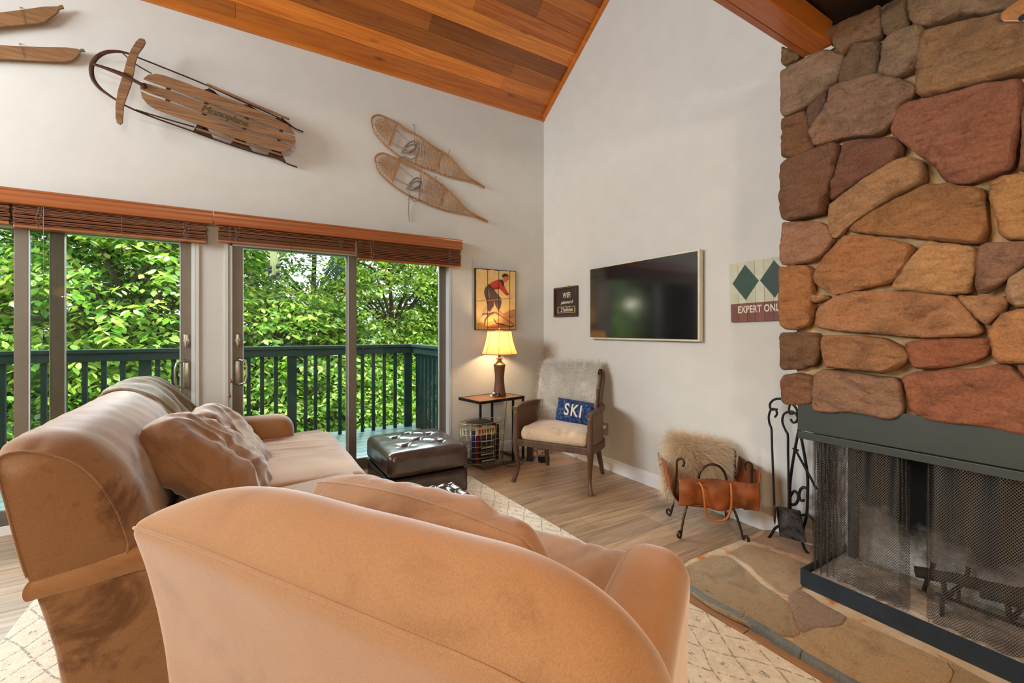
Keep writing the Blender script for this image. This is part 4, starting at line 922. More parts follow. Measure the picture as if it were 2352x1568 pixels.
# ---------------------------------------------------------------- rugs, sofas, cushions, ottomans
mb = MB(); A_ = [(-3.744, -.56), (-1.19, -.56), (-1.075, -3.0), (-1.072, -5.2), (-3.744, -5.2)]
mb.prism([(x, y, .0) for x, y in A_], (0, 0, .013)); single('area_rug', mb, M['rug'], 'cream pile rug with broken grey diamond lines under the sofas', 'rug', mod=('bev', .005))
RZ = .013
def roundbox(c, h, r, disp=None, den=26, M4=None):
    """rounded box as one dense skin; disp(local point, normal) -> push along the normal (metres)"""
    h = Vector(h); r = min(r, min(h)*.999); mb = MB(); vs = []; fs = []; key = {}
    ns = [max(4, int(2*h[i]*den)) for i in range(3)]
    def lin(i, k):
        # finer steps near the rounded edges
        t = k/ns[i]; return -math.cos(math.pi*t)*.35+(2*t-1)*.65
    def vid(p):
        k = tuple(round(x, 5) for x in p)
        if k not in key:
            q = Vector([max(-(h[i]-r), min(h[i]-r, p[i])) for i in range(3)]); n = Vector(p)-q; n = n.normalized() if n.length > 1e-9 else Vector((0, 0, 1)); s = q+n*r
            if disp: s = s+n*disp(s, n)
            key[k] = len(vs); vs.append(s)
        return key[k]
    for ax in range(3):
        a, b = (ax+1) % 3, (ax+2) % 3
        for sg in (-1, 1):
            for i in range(ns[a]):
                for j in range(ns[b]):
                    q = []
                    for di, dj in ((0, 0), (1, 0), (1, 1), (0, 1)):
                        p = [0, 0, 0]; p[ax] = sg*h[ax]; p[a] = lin(a, i+di)*h[a]; p[b] = lin(b, j+dj)*h[b]; q.append(vid(p))
                    fs.append(tuple(q) if sg > 0 else tuple(q[::-1]))
    T_ = (M4 or Matrix.Identity(4)); T_ = Matrix.Translation(Vector(c)) @ T_
    return mb.add([T_ @ v for v in vs], fs)
nv = lambda p, k, s=0: noise.noise(Vector((p[0]*k+s, p[1]*k, p[2]*k+s)))
def pillow(mb, w, h, t, Mx, seed=0, wr=.012, n=44, p=3.0, rd=.30):
    ks = 1.08 if rd > .2 else 1.0
    g = seed*13.7
    def side(sg):
        def f(a, b):
            u, v = a*2-1, b*2-1; u = math.copysign(abs(u)**.8, u); v = math.copysign(abs(v)**.8, v)
            ru = math.sqrt(max(0, 1-rd*v*v)); rv = math.sqrt(max(0, 1-rd*u*u)); x = w/2*u*ru*ks; y = h/2*v*rv*ks; e = max(0, (1-abs(u)**p)*(1-abs(v)**p))**.42
            q = Vector((x*6+g, y*6, sg)); an = math.atan2(v, u); rr = max(abs(u), abs(v))
            wx, wy = x+.05*noise.noise(q), y+.05*noise.noise(q*1.3); fold = wr*(noise.noise(q)*1.5+1.5*(.5-abs(noise.noise(Vector((wx*7+g, wy*3, 3+sg)))*2))+.8*(.5-abs(noise.noise(Vector((wx*6, wy*13+g, 1)))*2)))*e
            fold += wr*.75*math.sin(an*17+3*noise.noise(Vector((u*2+g, v*2, 1))))*max(0, rr-.45)*e
            return Mx @ Vector((x, y, sg*(t/2*e)+fold))
        return f
    mb.grid(side(1), n, n); mb.grid(side(-1), n, n)
    pts = []
    for k in range(96):
        a = 2*math.pi*k/96; c, s = math.cos(a), math.sin(a); m = max(abs(c), abs(s)); u, v = c/m, s/m
        pts.append(Mx @ Vector((w/2*u*math.sqrt(1-rd*v*v)*ks, h/2*v*math.sqrt(1-rd*u*u)*ks, 0)))
    mb.tube(pts, .0035, 6, closed=True); return mb
def frame(o, xa, ya, za):
    xa, ya, za = Vector(xa).normalized(), Vector(ya).normalized(), Vector(za).normalized()
    return Matrix(((xa.x, ya.x, za.x, o[0]), (xa.y, ya.y, za.y, o[1]), (xa.z, ya.z, za.z, o[2]), (0, 0, 0, 1)))

# --- the long sofa under the window, seen from its near end
sa = thing('sofa', 'long taupe suede sofa with rounded back standing before the sliding doors', 'sofa', (-2.95, -1.15, RZ))
PR = [(-3.455, .50), (-3.470, .56), (-3.484, .631), (-3.504, .751), (-3.521, .842), (-3.536, .895), (-3.522, .922), (-3.467, .924), (-3.398, .899), (-3.347, .865), (-3.294, .790), (-3.25, .691), (-3.228, .604), (-3.214, .555), (-3.24, .515)]
PRF = resample([(-3.455, .50)]+PR[1:]+[], 4, 0)
def aprof(n=72):
    P = np.array(PR, float); Lh = np.r_[0, np.cumsum(np.linalg.norm(np.diff(P, axis=0), axis=1))]; s = np.linspace(0, Lh[-1], n)
    Q = np.c_[np.interp(s, Lh, P[:, 0]), np.interp(s, Lh, P[:, 1])]
    for _ in range(5): Q[1:-1] = .5*Q[1:-1]+.25*(Q[:-2]+Q[2:])
    t = np.gradient(Q, axis=0); nn = np.c_[-t[:, 1], t[:, 0]]; nn /= np.linalg.norm(nn, axis=1, keepdims=True); return Q, nn
AQ, AN = aprof()
def agrow(i, y):
    s = i/(len(AQ)-1); front = 1/(1+math.exp(-(s-.42)*22)); e = min(1, max(0, (y+2.088)/.13)); e = math.sin(e*math.pi/2)
    f = min(1, max(0, (-.2-y)/.10)); f = math.sin(f*math.pi/2)
    return (.012+.042*front)*min(e, f)-.018*(1-min(1, f*3+.0))
mb = MB(); ys = list(np.linspace(-2.088, -1.90, 22))+list(np.linspace(-1.88, -.32, 60))+list(np.linspace(-.30, -.20, 8))
def apt(i, y):
    q, n_ = AQ[i], AN[i]; g = agrow(i, y); s = i/(len(AQ)-1)
    if .35 < s < .95:
        d = y+2.085
        g += .010*nv((q[0], y*.5, q[1]), 4.0)+.004*nv((q[0], y, q[1]), 14)
        for k, (s0, l) in enumerate(((.50, .10), (.60, .13), (.69, .09))): g -= .013*math.exp(-((s-s0)/.008)**2)*max(0, 1-d/l)*(1 if d > .004 else 0)
    return (q[0]+n_[0]*g, y, q[1]+n_[1]*g)
vs = [apt(i, y) for y in ys for i in range(len(AQ))]; m = len(AQ)
mb.add(vs, [(j*m+i, (j+1)*m+i, (j+1)*m+(i+1) % m, j*m+(i+1) % m) for j in range(len(ys)-1) for i in range(m)]+[tuple(range(m)), tuple((len(ys)-1)*m+i for i in range(m-1, -1, -1))])
build('backrest', mb, M['sofa2'], sa, smooth=True, angle=75)
mb = MB(); mb.tube([(AQ[i][0]+AN[i][0]*.001, -2.089, AQ[i][1]+AN[i][1]*.001) for i in range(2, m-2)], .0035, 6); build('end_seam', mb, M['sofa2'], sa, smooth=True)
mb = MB()     # rolled rail below the back cushion
def rail(a, b):
    an = 2*math.pi*b; x = -3.458+a*1.12; z0 = .478+.034*min(1, a*4.2); rz_ = .031+.014*min(1, a*4)
    return (x+(.012*math.cos(an) if a < .02 else 0), -2.080+.017*math.cos(an), z0+rz_*math.sin(an)+.004*nv((x, 0, z0), 8))
mb.grid(rail, 60, 20, closed_v=True, caps=True); build('end_rail', mb, M['sofa'], sa, smooth=True)
mb = MB(); ol = [(-3.378, .03), (-3.390, .162), (-3.403, .262), (-3.428, .376), (-3.448, .462)]
for a, b in zip(ol, ol[1:]):
    pass
pts = [(x, -2.082+.010*math.sin(z*5), z) for x, z in ol]+[(-2.36, -2.075, .50), (-2.33, -2.075, .03)]
mb.prism([(x, -2.088, z) for x, _, z in pts], (0, 1.87, 0)); build('base', mb, M['sofa2'], sa, smooth=True, angle=30, mod=('bev', .018))
def seatd(p, n):
    d = 0
    if n.z > .3:
        cr = .030*(1-(p.x/.47)**2)*(1-(p.y/.6)**4)
        for k, (y0, dp) in enumerate(((.30, .012), (.19, .016), (.12, .010), (.05, .018), (-.02, .010), (.37, .007), (-.10, .006))):
            yy = p.y-y0-.05*p.x-.02*math.sin(p.x*7+k); d -= dp*math.exp(-(yy/.012)**2)*(.5+.5*math.tanh((.36-p.x)*6))
        d += cr+.004*nv(p, 6)
    return d
mb = roundbox((-2.745, -.90, .40), (.475, .625, .095), .075, seatd, 56); build('seat_cushion', mb, M['sofa'], sa, smooth=True)
mb = roundbox((-2.78, -1.77, .37), (.44, .27, .085), .05, lambda p, n: .004*nv(p, 7), 24); build('seat_cushion', mb, M['sofa'], sa, smooth=True)
mb = roundbox((-2.87, -.325, .36), (.30, .125, .31), .12, lambda p, n: .012*(1 if p.z > .12 else 0)*max(0, n.y*-1+abs(n.x)*.4)+.003*nv(p, 6), 34, Matrix.Identity(4)); build('arm', mb, M['sofa'], sa, smooth=True)

# --- white textured throw folded on the near seat
mb = roundbox((-2.64, -1.80, .468), (.27, .22, .012), .011, lambda p, n: .006*nv(p, 9)+.003*nv(p, 40), 60)
single('folded_throw', mb, M['rug'], 'white textured throw folded flat on the near seat of the long sofa', 'throw', smooth=True)
# --- fleece blanket over the far end of the back
def bl(a, b):
    y = -.86+.58*a; s = .14+b*.70+.03*math.sin(a*5); i = s*(len(AQ)-1); i0 = int(i); f = i-i0; i1 = min(i0+1, len(AQ)-1)
    q = AQ[i0]*(1-f)+AQ[i1]*f; n_ = AN[i0]*(1-f)+AN[i1]*f
    g = agrow(i0, -1.0)+.016; ph = a*23+b*5.5+1.6*noise.noise(Vector((a*3, b*3, 5)))
    g += .013*(1+math.sin(ph))*(.35+.65*b)+.014*noise.noise(Vector((a*7, b*6, 2)))+.02*max(0, b-.75)
    if b > .8: g += .03*(b-.8)*5*(.6+.4*math.sin(a*9))
    yy = y+.05*b*math.sin(a*4)+.05*noise.noise(Vector((b*4, a*2, 1)))-.10*b*b
    if a < .05: g -= .010
    return (q[0]+n_[0]*g, min(yy, -.16), q[1]+n_[1]*g)
mb = MB(); mb.grid(bl, 110, 70); o = single('fleece_blanket', mb, M['throw'], 'olive tan fleece blanket draped in folds over the sofa back', 'blanket', smooth=True)
md = o.modifiers.new('s', 'SOLIDIFY'); md.thickness = .014; md.offset = 1
# --- pillows on the long sofa
mb = MB(); c = Vector((-3.02, -1.42, .635)); pillow(mb, .62, .58, .27, frame(c, (-.18, -.95, .18), (-.60, .10, .62), (.66, .12, .62)), 1, .019, 90)
single('throw_pillow', mb, M['pill'], 'big crumpled taupe pillow lying nearest on the long sofa', 'pillow', 'pillows on the sofas', smooth=True)
mb = MB(); c = Vector((-2.95, -.95, .60)); pillow(mb, .56, .56, .24, frame(c, (-.05, -.98, .1), (-.55, .04, .80), (.80, .06, .55)), 2, .017, 80)
single('throw_pillow', mb, M['pill'], 'taupe pillow under the blanket edge, behind the biggest pillow', 'pillow', 'pillows on the sofas', smooth=True)

# --- the wide armchair sofa in the foreground; x is its facing direction, y runs along its back
CB = (-2.878-.5195*.75+.8545*1.1, -4.042+.8545*.75+.5195*1.1)
sb = thing('loveseat', 'taupe suede loveseat seen from behind, nearest to the camera', 'sofa', (CB[0], CB[1], RZ), R(31.3))
LB = lambda a, b, z: Vector((b-1.1, a-.75, z-RZ))
FULL = [(.66, .06), (.64, .25), (.625, .42), (.603, .547), (.575, .68), (.556, .755), (.543, .800), (.575, .852), (.612, .893), (.656, .918), (.71, .912), (.77, .872), (.82, .80), (.86, .68), (.88, .52), (.88, .40)]
LEFT = [(.66, .06), (.64, .25), (.625, .42), (.603, .547), (.575, .68), (.556, .755), (.543, .796), (.566, .806), (.590, .812), (.625, .812), (.66, .806), (.70, .785), (.74, .74), (.78, .66), (.80, .52), (.80, .40)]
def dens(P, n=70):
    P = np.array(P, float); Lh = np.r_[0, np.cumsum(np.linalg.norm(np.diff(np.array(FULL, float), axis=0), axis=1))]; s = np.linspace(0, Lh[-1], n)
    Q = np.c_[np.interp(s, Lh, P[:, 0]), np.interp(s, Lh, P[:, 1])]; K = Q.copy()
    for _ in range(3): Q[1:-1] = .5*Q[1:-1]+.25*(Q[:-2]+Q[2:])
    return Q
FQ, LQ = dens(FULL), dens(LEFT); sm = int(np.argmin(np.abs(FQ[:, 0]-.543)+np.abs(FQ[:, 1]-.8)))
RIGHT = FQ.copy(); cR = np.array([.70, .55]); 
def bprof(a):
    if a > .95:
        w_ = min(1, (a-.95)/.44); w_ = w_**2.2; P = FQ*(1-w_)+LQ*w_
    elif a < .42:
        w_ = min(1, (.42-a)/.34); e = 1-math.sqrt(max(0, 1-w_**2.4)); P = FQ.copy(); up = np.clip((P[:, 1]-.55)/.37, 0, 1); P[:, 1] -= e*up*.24; P[:, 0] += (np.clip(.70-P[:, 0], -.3, .3))*e*.55
    else: P = FQ.copy()
    return P
st = list(np.linspace(.08, .42, 34))+list(np.linspace(.44, .94, 20))+list(np.linspace(.95, 1.392, 34)); mb = MB(); vs = []; m = len(FQ)
for ai, a in enumerate(st):
    P = bprof(a); e = 0
    if a > 1.37: e = (a-1.37)/.022
    c_ = P.mean(0)
    for i, p in enumerate(P):
        q = p.copy(); q = q+(c_-q)*.05*e*e
        if a < .12: q = q+(c_-q)*.08*((.12-a)/.04)**2
        g = .004*noise.noise(Vector((a*5, i*.12, 0)))+(-.007*math.exp(-((i-sm)/.8)**2))
        if i > sm+2 and a > 1.2: g += .004*math.sin(a*60)*0
        vs.append(LB(a-.004*math.sin(i*.3), q[0], q[1]+g))
mb.add(vs, [(j*m+i, j*m+i+1, (j+1)*m+i+1, (j+1)*m+i) for j in range(len(st)-1) for i in range(m-1)]+[tuple(range(m-1, -1, -1)), tuple((len(st)-1)*m+i for i in range(m))])
build('backrest', mb, M['sofa'], sb, world=False, smooth=True, angle=75)
mb = MB(); mb.tube([LB(a, bprof(a)[sm][0]-.0005, bprof(a)[sm][1]-.001) for a in st[2:-1]], .0045, 6); build('back_seam', mb, M['sofa'], sb, world=False, smooth=True)
def arm(a0, b0, b1):
    def dz(p, n): return .012*max(0, p.z)*3*abs(n.y)*(1 if p.z > .05 else .3)+.004*nv(p, 5)
    return roundbox(LB(a0, (b0+b1)/2, .325), ((b1-b0)/2, .100, .30), .095, dz, 40)
build('arm', arm(.235, .70, 1.50), M['sofa'], sb, world=False, smooth=True)
build('arm', arm(1.27, .70, 1.40), M['sofa'], sb, world=False, smooth=True)
mb = MB()
for a in (.135, .335):
    pass
mb = roundbox(LB(.75, 1.27, .385), (.42, .47, .095), .075, lambda p, n: (.02*(1-(p.x/.42)**2)*(1-(p.y/.47)**2)-(.010*math.exp(-((p.y+.22+.5*(p.x-.2))/.02)**2) if p.x > .1 else 0)-(.008*math.exp(-((p.y+.14+.5*(p.x-.2))/.018)**2) if p.x > .12 else 0) if n.z > .3 else 0)+.003*nv(p, 5), 40); build('seat_cushion', mb, M['sofa'], sb, world=False, smooth=True)
mb = MB(); a_ = LB(.16, .70, .04); b_ = LB(1.35, 1.62, .30); mb.box(tuple(a_), tuple(b_), bev=.03); build('base', mb, M['sofa'], sb, world=False, smooth=True, angle=40)
e1 = Vector((-.5195, .8545, 0)); e2 = Vector((.8545, .5195, 0)); PW = lambda a, b, z: Vector((CAM.x, CAM.y, 0))+e1*a+e2*b+Vector((0, 0, z))
mb = MB(); pillow(mb, .78, .44, .25, frame(PW(.80, 1.0, .635), -e1+Vector((0, 0, -.03)), (e2*-.38+Vector((0, 0, .92))), (e2*-.92+Vector((0, 0, -.38)))*1), 3, .018, 96)
single('throw_pillow', mb, M['pill'], 'long taupe pillow leaning inside the back of the loveseat', 'pillow', 'pillows on the sofas', smooth=True)

# --- tufted leather ottomans
def ottoman(label, x0, x1, y0, y1, zs, zt, btn, big):
    cx, cy = (x0+x1)/2, (y0+y1)/2; hx, hy = (x1-x0)/2, (y1-y0)/2; t = thing('ottoman', label, 'ottoman', (cx, cy, RZ), 0, 'brown leather ottomans')
    mb = roundbox((cx, cy, (RZ+.01+zs)/2), (hx-.006, hy-.006, (zs-RZ-.01)/2), .014, None, 16); build('base', mb, M['leather'], t, smooth=True)
    hz = (zt-zs)/2
    def d(p, n):
        if n.z < .2: return .004*nv(p, 8)+.003*math.sin(p.x*40+p.y*40)*max(0, .6-n.z)*0
        v = .018*(1-(p.x/hx)**4)*(1-(p.y/hy)**4)
        for bx, by in btn:
            dx, dy = p.x-bx*hx, p.y-by*hy; r2 = dx*dx+dy*dy; v -= (.034 if big else .024)*math.exp(-r2/(.028**2 if big else .022**2)); 
            an = math.atan2(dy, dx); rr = math.sqrt(r2); v -= .006*math.exp(-((rr-.05)/.04)**2)*(.5+.5*math.sin(an*4+bx*3))
        for (ax_, ay), (bx, by) in links_(btn, hx, hy, big):
            A, B_ = Vector((ax_*hx, ay*hy)), Vector((bx*hx, by*hy)); P = Vector((p.x, p.y)); k = max(0, min(1, (P-A).dot(B_-A)/max(1e-9, (B_-A).length_squared))); dd = (P-A-(B_-A)*k).length; v -= (.010 if big else .014)*math.exp(-(dd/.010)**2)
        return v+.002*nv(p, 12)
    mb = roundbox((cx, cy, zs+hz), (hx+.004, hy+.004, hz), .055 if big else .035, d, 90 if big else 110); lid = build('lid', mb, M['leather'], t, smooth=True)
    for bx, by in btn:
        b = MB(); b.blob((cx+bx*hx, cy+by*hy, zt-.018 if big else zt-.012), (.011, .011, .006), 8); build('button', b, M['leather'], lid, smooth=True)
    s = MB(); s.box((cx-hx-.002, cy-hy-.002, zs-.004), (cx+hx+.002, cy+hy+.002, zs+.003), bev=.002); build('lid_seam', s, M['plastic'], t)
    f = MB()
    for sx in (-1, 1):
        for sy in (-1, 1): f.lathe([(.001, 0), (.016, 0), (.018, .012), (.001, .012)], (cx+sx*(hx-.04), cy+sy*(hy-.04), RZ), 12)
    build('feet', f, M['plastic'], t)
    return t
def links_(btn, hx, hy, big):
    out = []; R_ = .62 if big else .56
    for i, a in enumerate(btn):
        for b in btn[i+1:]:
            if abs(a[0]-b[0]) > .05 and abs(a[1]-b[1]) > .05 and math.hypot(a[0]-b[0], a[1]-b[1]) < R_: out.append((a, b))
    return out
BT = [(-.45, -.52), (.45, -.52), (0, -.12), (-.45, .28), (.45, .28), (0, .62)]
ottoman('larger brown leather ottoman with deep button tufts, next to the window', -2.0, -1.365, -.895, -.20, .205, .395, BT, True)
BT2 = [(x, y) for x in (-.75, -.25, .25, .75) for y in (-.75, -.25, .25, .75)]+[(x, y) for x in (-.5, 0, .5) for y in (-.5, 0, .5)]
ottoman('small brown leather ottoman with close tufts, half hidden by the long pillow', -2.235, -1.795, -1.99, -1.58, .20, .385, BT2, False)
# ---------------------------------------------------------------- the reading corner
def spl(pts, n=6): return spline(pts, n)
def radii(rs, k): return list(np.interp(np.linspace(0, len(rs)-1, k), range(len(rs)), rs))
ch = thing('cane_armchair', 'walnut armchair with cane sides and beige velvet seat', 'chair', (-.496, -.994, 0), R(-59.3))
for s in (-1, 1):
    m = MB(); P = spl([(s*.345, -.290, .0), (s*.338, -.282, .025), (s*.322, -.255, .09), (s*.322, -.252, .17), (s*.330, -.268, .27), (s*.332, -.272, .34), (s*.330, -.268, .44), (s*.330, -.266, .61)]); m.tube(P, radii([.021, .018, .015, .018, .024, .029, .026, .024], len(P)), 10)
    build('front_leg', m, M['chairw'], ch, world=False, smooth=True)
    m = MB(); P = spl([(s*.27, .275, 0), (s*.262, .235, .12), (s*.25, .19, .26), (s*.245, .17, .36)]); m.tube(P, radii([.018, .022, .026, .026], len(P)), 8); build('rear_leg', m, M['chairw'], ch, world=False, smooth=True)
    m = MB(); P = spl([(s*.33, -.29, .625), (s*.345, -.12, .635), (s*.335, .06, .632), (s*.285, .19, .628), (s*.262, .235, .63)]); m.tube(P, .02, 8, flat=(.044, .034, (0, 0, 1))); build('arm_rail', m, M['chairw'], ch, world=False, mod=('bev', .008))
    m = MB(); P = spl([(s*.33, -.27, .34), (s*.352, -.10, .34), (s*.335, .07, .34), (s*.26, .18, .34)]); m.tube(P, .02, 8, flat=(.034, .058, (0, 0, 1))); build('side_apron', m, M['chairw'], ch, world=False, mod=('bev', .006))
    m = MB(); A = spl([(s*.332, -.255, 0), (s*.350, -.10, 0), (s*.336, .07, 0), (s*.272, .20, 0)]); n = len(A)
    vs = [(p.x, p.y, z) for z in (.365, .615) for p in A]+[(p.x-s*.006, p.y, z) for z in (.365, .615) for p in A]
    m.add(vs, [(i, i+1, n+i+1, n+i) for i in range(n-1)]+[(2*n+i, 3*n+i, 3*n+i+1, 2*n+i+1) for i in range(n-1)]); build('cane_side', m, M['cane'], ch, world=False)
    m = MB(); P = spl([(s*.245, .165, .33), (s*.255, .19, .50), (s*.262, .235, .68), (s*.268, .285, .84), (s*.262, .315, .915)]); m.tube(P, radii([.024, .022, .020, .020, .018], len(P)), 8); build('back_post', m, M['chairw'], ch, world=False, smooth=True)
m = MB(); m.box((-.31, -.285, .31), (.31, -.245, .366), bev=.006); m.box((-.24, .155, .31), (.24, .185, .366), bev=.005); build('front_apron', m, M['chairw'], ch, world=False)
m = MB(); P = spl([(-.262, .315, .91), (-.14, .335, .93), (0, .34, .935), (.14, .335, .93), (.262, .315, .91)]); m.tube(P, .02, 8, flat=(.03, .05, (0, .2, 1))); P = spl([(-.25, .20, .46), (0, .22, .455), (.25, .20, .46)]); m.tube(P, .015, 8, flat=(.026, .04, (0, .2, 1))); build('back_rails', m, M['chairw'], ch, world=False, mod=('bev', .006))
m = roundbox((0, .262, .69), (.215, .022, .20), .02, None, 20, Matrix.Rotation(R(-16), 4, 'X')); build('back_pad', m, M['velvet'], ch, world=False, smooth=True)
m = roundbox((0, -.045, .41), (.30, .225, .058), .05, lambda p, n: (.018*(1-(p.x/.3)**2)*(1-(p.y/.23)**2) if n.z > .2 else 0)+(.006*math.sin(p.x*70+p.y*30+3*noise.noise(p*6))*max(0, -p.y-.02)*4*(1 if n.z > .2 else .2)), 70); build('seat_cushion', m, M['velvet'], ch, world=False, smooth=True)
CM = WM['cane_armchair']

def fur_mesh(name, P, Nn, ln, parent=None, down=.9, cols=None, w=.0011, seed=1, jit=.35, root=None, dirs=None):
    g = np.random.default_rng(seed); n = len(P); d = (dirs if dirs is not None else Nn*.55)+g.normal(size=(n, 3))*jit; d[:, 2] -= .25; d /= np.linalg.norm(d, axis=1, keepdims=True)
    l = ln*g.uniform(.6, 1.15, n); k = 4; pts = [P]; cur = P.copy(); dd = d.copy()
    for i in range(k):
        dd = dd+np.array([0, 0, -down*.28])+g.normal(size=(n, 3))*.07; dd /= np.linalg.norm(dd, axis=1, keepdims=True); cur = cur+dd*(l/k)[:, None]; pts.append(cur)
    side = np.cross(dd, g.normal(size=(n, 3))); side /= np.linalg.norm(side, axis=1, keepdims=True)+1e-9
    V = []
    for i, q in enumerate(pts):
        ww = w*(1-.75*i/k); V += [q-side*ww, q+side*ww]
    V = np.stack(V, 1).reshape(-1, 3); b = np.arange(n)[:, None]*(2*(k+1)); f = np.concatenate([np.concatenate([b+2*i, b+2*i+1, b+2*i+3, b+2*i+2], 1)[:, None] for i in range(k)], 1).reshape(-1, 4)
    c = np.repeat(cols if cols is not None else np.tile([[.85, .82, .76]], (n, 1)), k, axis=0)
    return V, f, c
def surf_samples(fn, n, seed):
    g = np.random.default_rng(seed); P = []; Q = []
    for a, b in g.uniform(0, 1, (n, 2)):
        p = Vector(fn(a, b)); pu = Vector(fn(min(1, a+.01), b))-Vector(fn(max(0, a-.01), b)); pv = Vector(fn(a, min(1, b+.01)))-Vector(fn(a, max(0, b-.01))); P.append(p); Q.append(pu.cross(pv).normalized())
    return np.array(P), np.array(Q)
# sheepskin draped over the chair back
SP = [(-.005, .185, .52), (-.02, .20, .60), (-.01, .225, .72), (0, .26, .86), (0, .30, .945), (0, .335, .965), (0, .365, .94), (0, .368, .86), (0, .36, .78)]
SPs = [Vector(p) for p in spl(SP, 8)]
def skin(a, b):
    s = b*(len(SPs)-1); i = int(s); q = SPs[i].lerp(SPs[min(i+1, len(SPs)-1)], s-i); x = -.325+.56*a
    low = (1-b); drop = -.05*max(0, low-.6)*(1+math.sin(a*7))*1.4+(-.05*max(0, low-.55)*(a < .3))
    bulge = .018*noise.noise(Vector((a*4, b*4, 3)))
    return CM @ Vector((x, q.y-.022+bulge-.02*(1 if b < .5 else -1), q.z+drop+.012*noise.noise(Vector((a*6, b*3, 8)))))
t = thing('sheepskin_throw', 'long haired white sheepskin draped over the back of the cane armchair', 'throw', tuple(skin(.5, .5)))
mb = MB(); mb.grid(lambda a, b: skin(a, b), 40, 50); o = build('hide', mb, plain('hide', rgb(232, 224, 210), .9), t, smooth=True); md = o.modifiers.new('s', 'SOLIDIFY'); md.thickness = .008
P, Q = surf_samples(skin, 15000, 4); ctr = np.array(CM @ Vector((0, .30, .75))); Q = np.where(((P-ctr)*Q).sum(1, keepdims=True) < 0, -Q, Q)
g = np.random.default_rng(8); cl = g.uniform(.68, 1.08, (len(P), 1))*np.array([[.90, .88, .83]]); V, f, c = fur_mesh('fur', P, Q, .075, cols=np.minimum(cl*1.15, .97), jit=.45, down=.62, w=.0016, dirs=Q*1.1)
V[:, 0] = np.minimum(V[:, 0], -.015); fast_mesh('fur', V, f, c, M['fur'], t, tuple(t.location))
# SKI pillow
pc = CM @ Vector((.075, .075, .575)); fr = frame(pc, CM.to_3x3() @ Vector((.99, -.06, -.07)), CM.to_3x3() @ Vector((.05, .30, .95)), CM.to_3x3() @ Vector((0.06, -.95, .30)))
t = thing('ski_pillow', 'small navy hooked wool pillow lettered SKI on the armchair seat', 'pillow', tuple(pc-Vector((0, 0, .09))))
mb = MB(); PWd, PHt, PTh = .335, .195, .095; pillow(mb, PWd, PHt, PTh, fr, 5, .003, 36, rd=.02); build('cover', mb, M['hook'], t, smooth=True)
tx = textmesh('SKI', .145, extrude=.0015, bold=.003, space=1.22); mb = MB(); xs_ = [v[0] for v in tx.v]
def onpil(v):
    x, y = v[0]*.74, v[1]+.0; u, w_ = max(-1, min(1, x/(PWd/2))), max(-1, min(1, y/(PHt/2))); e = max(0, (1-abs(u)**3)*(1-abs(w_)**3))**.42
    return fr @ Vector((x, y, PTh/2*e+.006+v[2]))
# subdivide the letters so that they can follow the pillow
bm = bmesh.new(); vv = [bm.verts.new(v) for v in tx.v]; [bm.faces.new([vv[i] for i in f_]) for f_ in tx.f if len(set(f_)) > 2]
bmesh.ops.triangulate(bm, faces=bm.faces[:]); bmesh.ops.subdivide_edges(bm, edges=bm.edges[:], cuts=3, use_grid_fill=True); bm.verts.index_update()
mb.add([onpil(v.co) for v in bm.verts], [[v.index for v in f_.verts] for f_ in bm.faces]); bm.free(); build('letters', mb, plain('cream_wool', rgb(226, 218, 200), .95, bs=.4, bscale=120), t)

# side table
st_ = thing('side_table', 'narrow side table with an orange wood top on a dark metal frame', 'table', (-.796, -.235, 0), R(9))
m = MB(); m.box((-.262, -.165, .617), (.262, .165, .636), bev=.002); build('table_top', m, M['bent'], st_, world=False)
m = MB()
for a, b in (((-.275, -.178), (.275, -.162)), ((-.275, .162), (.275, .178)), ((-.275, -.162), (-.262, .162)), ((.262, -.162), (.275, .162))): m.box((*a, .612), (*b, .638))
build('top_frame', m, M['black'], st_, world=False)
for x, y in ((.13, -.170), (.26, -.17), (.13, .165), (-.02, .165)):
    m = MB(); m.box((x-.009, y-.009, .016), (x+.009, y+.009, .612)); build('upright', m, M['black'], st_, world=False)
m = MB(); m.box((-.24, -.18, .001), (.27, -.158, .022)); m.box((-.24, .155, .001), (.27, .175, .022)); m.box((-.24, -.158, .001), (-.218, .155, .022)); m.box((.248, -.158, .001), (.27, .155, .022)); build('foot_frame', m, plain('dusty_blue_steel', rgb(86, 96, 102), .5, .4), st_, world=False)
# lamp
lx, ly, lz = -.69, -.20, .638
lp = thing('table_lamp', 'lit table lamp with an amber bell shade and woven brown base', 'lamp', (lx, ly, lz))
m = MB(); m.lathe([(.001, 0), (.066, 0), (.067, .018), (.061, .028), (.055, .07), (.049, .12), (.046, .17), (.049, .22), (.056, .285), (.060, .298), (.060, .310), (.052, .317)], (0, 0, 0), 40); build('base', m, mk_cane('woven_lamp_base', rgb(110, 68, 42), rgb(46, 28, 18)), lp, world=False, smooth=True, angle=40)
m = MB(); m.lathe([(.058, .312), (.040, .325), (.024, .345), (.021, .362), (.034, .367), (.034, .374), (.014, .382), (.013, .43), (.001, .43)], (0, 0, 0), 32, open_=True); build('neck', m, plain('bronze_neck', rgb(122, 86, 52), .35, .5), lp, world=False, smooth=True, angle=40)
prof = [(.182, .418), (.168, .45), (.154, .49), (.143, .53), (.134, .57), (.127, .61), (.121, .648)]; m = MB(); m.lathe(prof, (0, 0, 0), 48, open_=True); sh = build('lamp_shade', m, M['shade'], lp, world=False, smooth=True)
m = MB()
for r_, z in ((.183, .418), (.122, .648)): m.tube([(r_*math.cos(a), r_*math.sin(a), z) for a in np.linspace(0, 2*math.pi, 49)[:-1]], .0032, 6, closed=True)
build('shade_trim', m, M['strap'], sh, world=False, smooth=True); 
m = MB()
